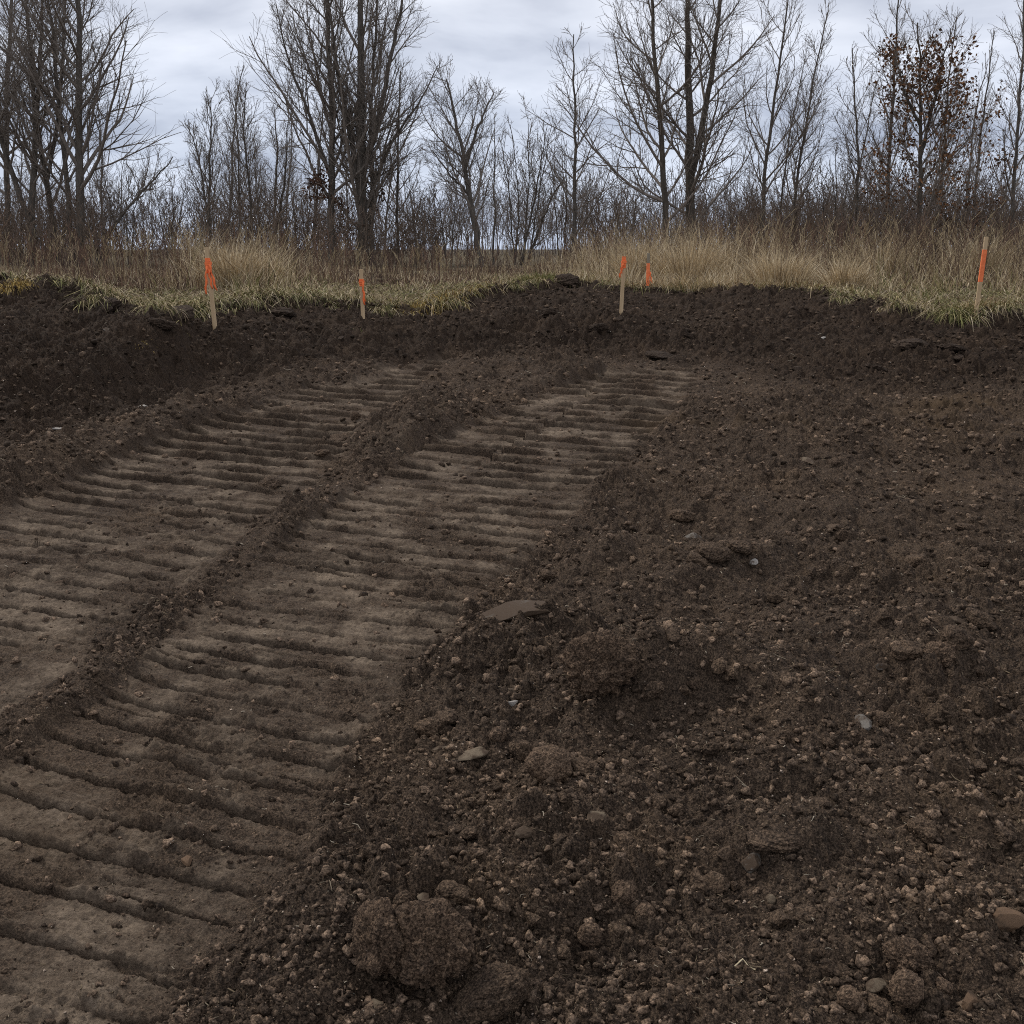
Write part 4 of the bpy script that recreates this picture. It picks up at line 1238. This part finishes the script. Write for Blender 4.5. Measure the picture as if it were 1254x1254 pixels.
def obj_bm(name, bm, mat, parent, bevel=0):
    if bevel:
        bmesh.ops.bevel(bm, geom=list(bm.edges), offset=bevel, segments=1, affect='EDGES')
    me = bpy.data.meshes.new(name); bm.to_mesh(me); bm.free(); me.materials.append(mat)
    return link(name, me, parent)


def ribbon(parent, x0, z0, pts, w, name='ribbon_tail'):
    """flagging tape strip with real thickness hanging along pts (x,y,z offsets)"""
    P = np.array(pts, float)
    V, Fq = [], []
    for i, p in enumerate(P):
        tw = .5 * math.sin(i * 1.1 + len(P))
        sx, sy = math.cos(tw) * w / 2, math.sin(tw) * w / 2
        for a, b in ((-1, -1), (1, -1), (1, 1), (-1, 1)):
            V.append((p[0] + a * sx, p[1] + a * sy + b * .0008, p[2]))
    m = len(P)
    for i in range(m - 1):
        for j in range(4):
            Fq.append((i * 4 + j, i * 4 + (j + 1) % 4, i * 4 + 4 + (j + 1) % 4, i * 4 + 4 + j))
    Fq += [(3, 2, 1, 0), (m * 4 - 4, m * 4 - 3, m * 4 - 2, m * 4 - 1)]
    return link(name, mesh_np(name, np.array(V), np.array(Fq), True, None, M_RIBBON), parent)


def stake(u, vb, vt, Y, label, wood, paint, ribbons, lean=0, yaw=0, w=.040):
    if Y is None:
        x, y = hit(u, vb)
    else:
        x = float(at(u, vb, Y)[0]); y = Y
    gz = ground_z(x, y)
    top = float(at(u, vt, y)[2]) - gz
    root = empty('survey_stake', (x, y, gz), label, 'survey stake', 'wooden survey stakes around the pit')
    root.rotation_euler = (0, lean, yaw)
    bm = bmesh.new(); box_bm(bm, -w / 2, w / 2, -.008, .008, -.12, top)
    # chamfered head
    obj_bm('wood_lath', bm, wood, root, .002)
    pxm = FPX / (y * cp + (CAM_H - gz) * sp)
    if paint:
        z1 = top - (paint[0] - vt) / pxm; z0 = top - (paint[1] - vt) / pxm
        bm = bmesh.new(); box_bm(bm, -w / 2 - .0015, w / 2 + .0015, -.0098, .0098, z0, z1)
        obj_bm('orange_paint', bm, M_ORANGE, root)
    for kind, va, vb2, dx in ribbons:
        za = top - (va - vt) / pxm; zb = top - (vb2 - vt) / pxm
        if kind == 'wrap':
            bm = bmesh.new()
            nz = 4
            for q in range(nz):
                zz0 = zb + (za - zb) * q / nz; zz1 = zb + (za - zb) * (q + .92) / nz
                e = .002 + .0035 * ((q * 7) % 3)
                box_bm(bm, -w / 2 - e, w / 2 + e, -.010 - e, .010 + e, zz0, zz1, .06 * (-1) ** q)
            obj_bm('ribbon_wrap', bm, M_RIBBON, root, .001)
        else:
            N = 9
            pts = [(dx[0] + (dx[1] - dx[0]) * (i / (N - 1)) ** .8 + .006 * math.sin(i * 1.7), -.016 - .012 * math.sin(i * .9) ** 2, za + (zb - za) * i / (N - 1)) for i in range(N)]
            ribbon(root, 0, 0, pts, .020)
    return root


stake(264, 408, 303, None, 'leftmost wooden stake with long fluttering orange ribbon tails', M_WOOD, None,
      [('wrap', 315, 333, 0), ('tail', 322, 354, (.01, .055)), ('tail', 324, 358, (-.01, -.045)), ('tail', 328, 352, (0, .02))], lean=-.045)
stake(445, 398, 330, None, 'second stake from the left, short with orange ribbon down its right side', M_WOOD, None,
      [('wrap', 341, 350, 0), ('tail', 344, 372, (.015, .020)), ('tail', 346, 368, (.012, .028))], lean=-.01)
stake(760.5, 387, 314, None, 'middle stake with its orange-flagged top, standing on the dark bank', M_WOOD, (314, 324),
      [('wrap', 316, 328, 0), ('tail', 322, 339, (-.01, -.040)), ('tail', 322, 334, (-.012, -.022))], lean=.03)
stake(793, 355, 310, None, 'weathered short stake in the grass just right of the middle stake', M_WOODG, (322, 349), [('tail', 332, 345, (.02, .05))], lean=.0)
stake(1194, 391, 290, None, 'rightmost wooden stake with a painted orange band', M_WOOD, (305, 343), [], lean=.045)

# ------------------------------------------------------------------ the broken straw in the foreground
x, y = hit(910, 1196)
bz = ground_z(x, y)
pts = [at(885, 1208, y - .02), at(909, 1186, y + .01), at(924, 1206, y - .01)]
dz = bz + .035 - pts[1][2]
P = np.array([[p + np.array([0, 0, dz]) for p in (pts[0], .5 * (pts[0] + pts[1]), pts[1], .5 * (pts[1] + pts[2]), pts[2])]])
P = P.astype(float)
P[0, 0, 2] = ground_z(P[0, 0, 0], P[0, 0, 1]) + .02; P[0, -1, 2] = ground_z(P[0, -1, 0], P[0, -1, 1]) + .02
loc = P[0, 0].copy()
v, f = tubes(P - loc, np.full((1, 5), .0016), 6)
link('straw_stalk', mesh_np('straw_stalk', v, f, True, None, M_STRAW), None, loc, label='pale bent straw stalk lying on the soil, bottom right', category='straw')

# ------------------------------------------------------------------ sky and light
W = bpy.data.worlds.new('World'); S.world = W; W.use_nodes = True
nt_ = W.node_tree; N_ = nt_.nodes; Lk = nt_.links.new
SUN_EL, SUN_AZ = math.radians(46), math.radians(-48)     # azimuth from +Y, negative to the left
bg = N_['Background']; bg.inputs['Strength'].default_value = .1
sky = N_.new('ShaderNodeTexSky'); sky.sky_type = 'NISHITA'; sky.sun_disc = False
sky.sun_elevation = SUN_EL; sky.sun_rotation = SUN_AZ
tc = N_.new('ShaderNodeTexCoord')
sep = N_.new('ShaderNodeSeparateXYZ'); Lk(tc.outputs['Generated'], sep.inputs[0])


def mth(op, a, b):
    k = N_.new('ShaderNodeMath'); k.operation = op
    for i, q in enumerate((a, b)):
        if isinstance(q, (int, float)): k.inputs[i].default_value = q
        else: Lk(q, k.inputs[i])
    return k.outputs[0]


den = mth('ADD', mth('MAXIMUM', sep.outputs[2], 0.0), .24)
comb = N_.new('ShaderNodeCombineXYZ')
Lk(mth('DIVIDE', sep.outputs[0], den), comb.inputs[0]); Lk(mth('DIVIDE', sep.outputs[1], den), comb.inputs[1])
mp = N_.new('ShaderNodeMapping'); Lk(comb.outputs[0], mp.inputs['Vector'])
mp.inputs['Location'].default_value = (3.1, 1.7, 0); mp.inputs['Scale'].default_value = (.85, 1.0, 1)
cn = N_.new('ShaderNodeTexNoise'); Lk(mp.outputs[0], cn.inputs['Vector'])
cn.inputs['Scale'].default_value = 1.9; cn.inputs['Detail'].default_value = 6; cn.inputs['Roughness'].default_value = .5; cn.inputs['Distortion'].default_value = .3
cr = N_.new('ShaderNodeValToRGB'); Lk(cn.outputs['Fac'], cr.inputs['Fac'])
els = cr.color_ramp.elements
els[0].position = .37; els[0].color = (3.7, 3.95, 4.7, 1)
els[1].position = .62; els[1].color = (6.9, 7.1, 7.7, 1)
e = els.new(.48); e.color = (5.3, 5.55, 6.25, 1)
mx = N_.new('ShaderNodeMix'); mx.data_type = 'RGBA'; mx.inputs[0].default_value = .93
Lk(sky.outputs[0], mx.inputs[6]); Lk(cr.outputs[0], mx.inputs[7]); hz = N_.new('ShaderNodeValToRGB'); Lk(sep.outputs[2], hz.inputs['Fac'])
he = hz.color_ramp.elements
he[0].position = .0; he[0].color = (.70, .77, .88, 1)
he[1].position = .20; he[1].color = (1, 1, 1, 1)
hm = N_.new('ShaderNodeMix'); hm.data_type = 'RGBA'; hm.blend_type = 'MULTIPLY'; hm.inputs[0].default_value = 1
Lk(mx.outputs[2], hm.inputs[6]); Lk(hz.outputs[0], hm.inputs[7]); Lk(hm.outputs[2], bg.inputs['Color'])

sd = bpy.data.lights.new('sun', 'SUN'); sd.energy = 1.5; sd.angle = math.radians(10); sd.color = (1, .96, .9)
so = bpy.data.objects.new('sun', sd); COL.objects.link(so)
so.rotation_euler = (math.pi / 2 - SUN_EL, 0, math.pi - SUN_AZ)
so.location = (0, 0, 30)

S.view_settings.view_transform = 'Standard'; S.view_settings.look = 'None'
S.view_settings.exposure = .5; S.view_settings.gamma = 1
S.view_settings.use_curve_mapping = False

S.cycles.use_denoising = False
S.cycles.filter_width = 1.05
S.cycles.max_bounces = 5
S.cycles.diffuse_bounces = 3
S.cycles.use_adaptive_sampling = False
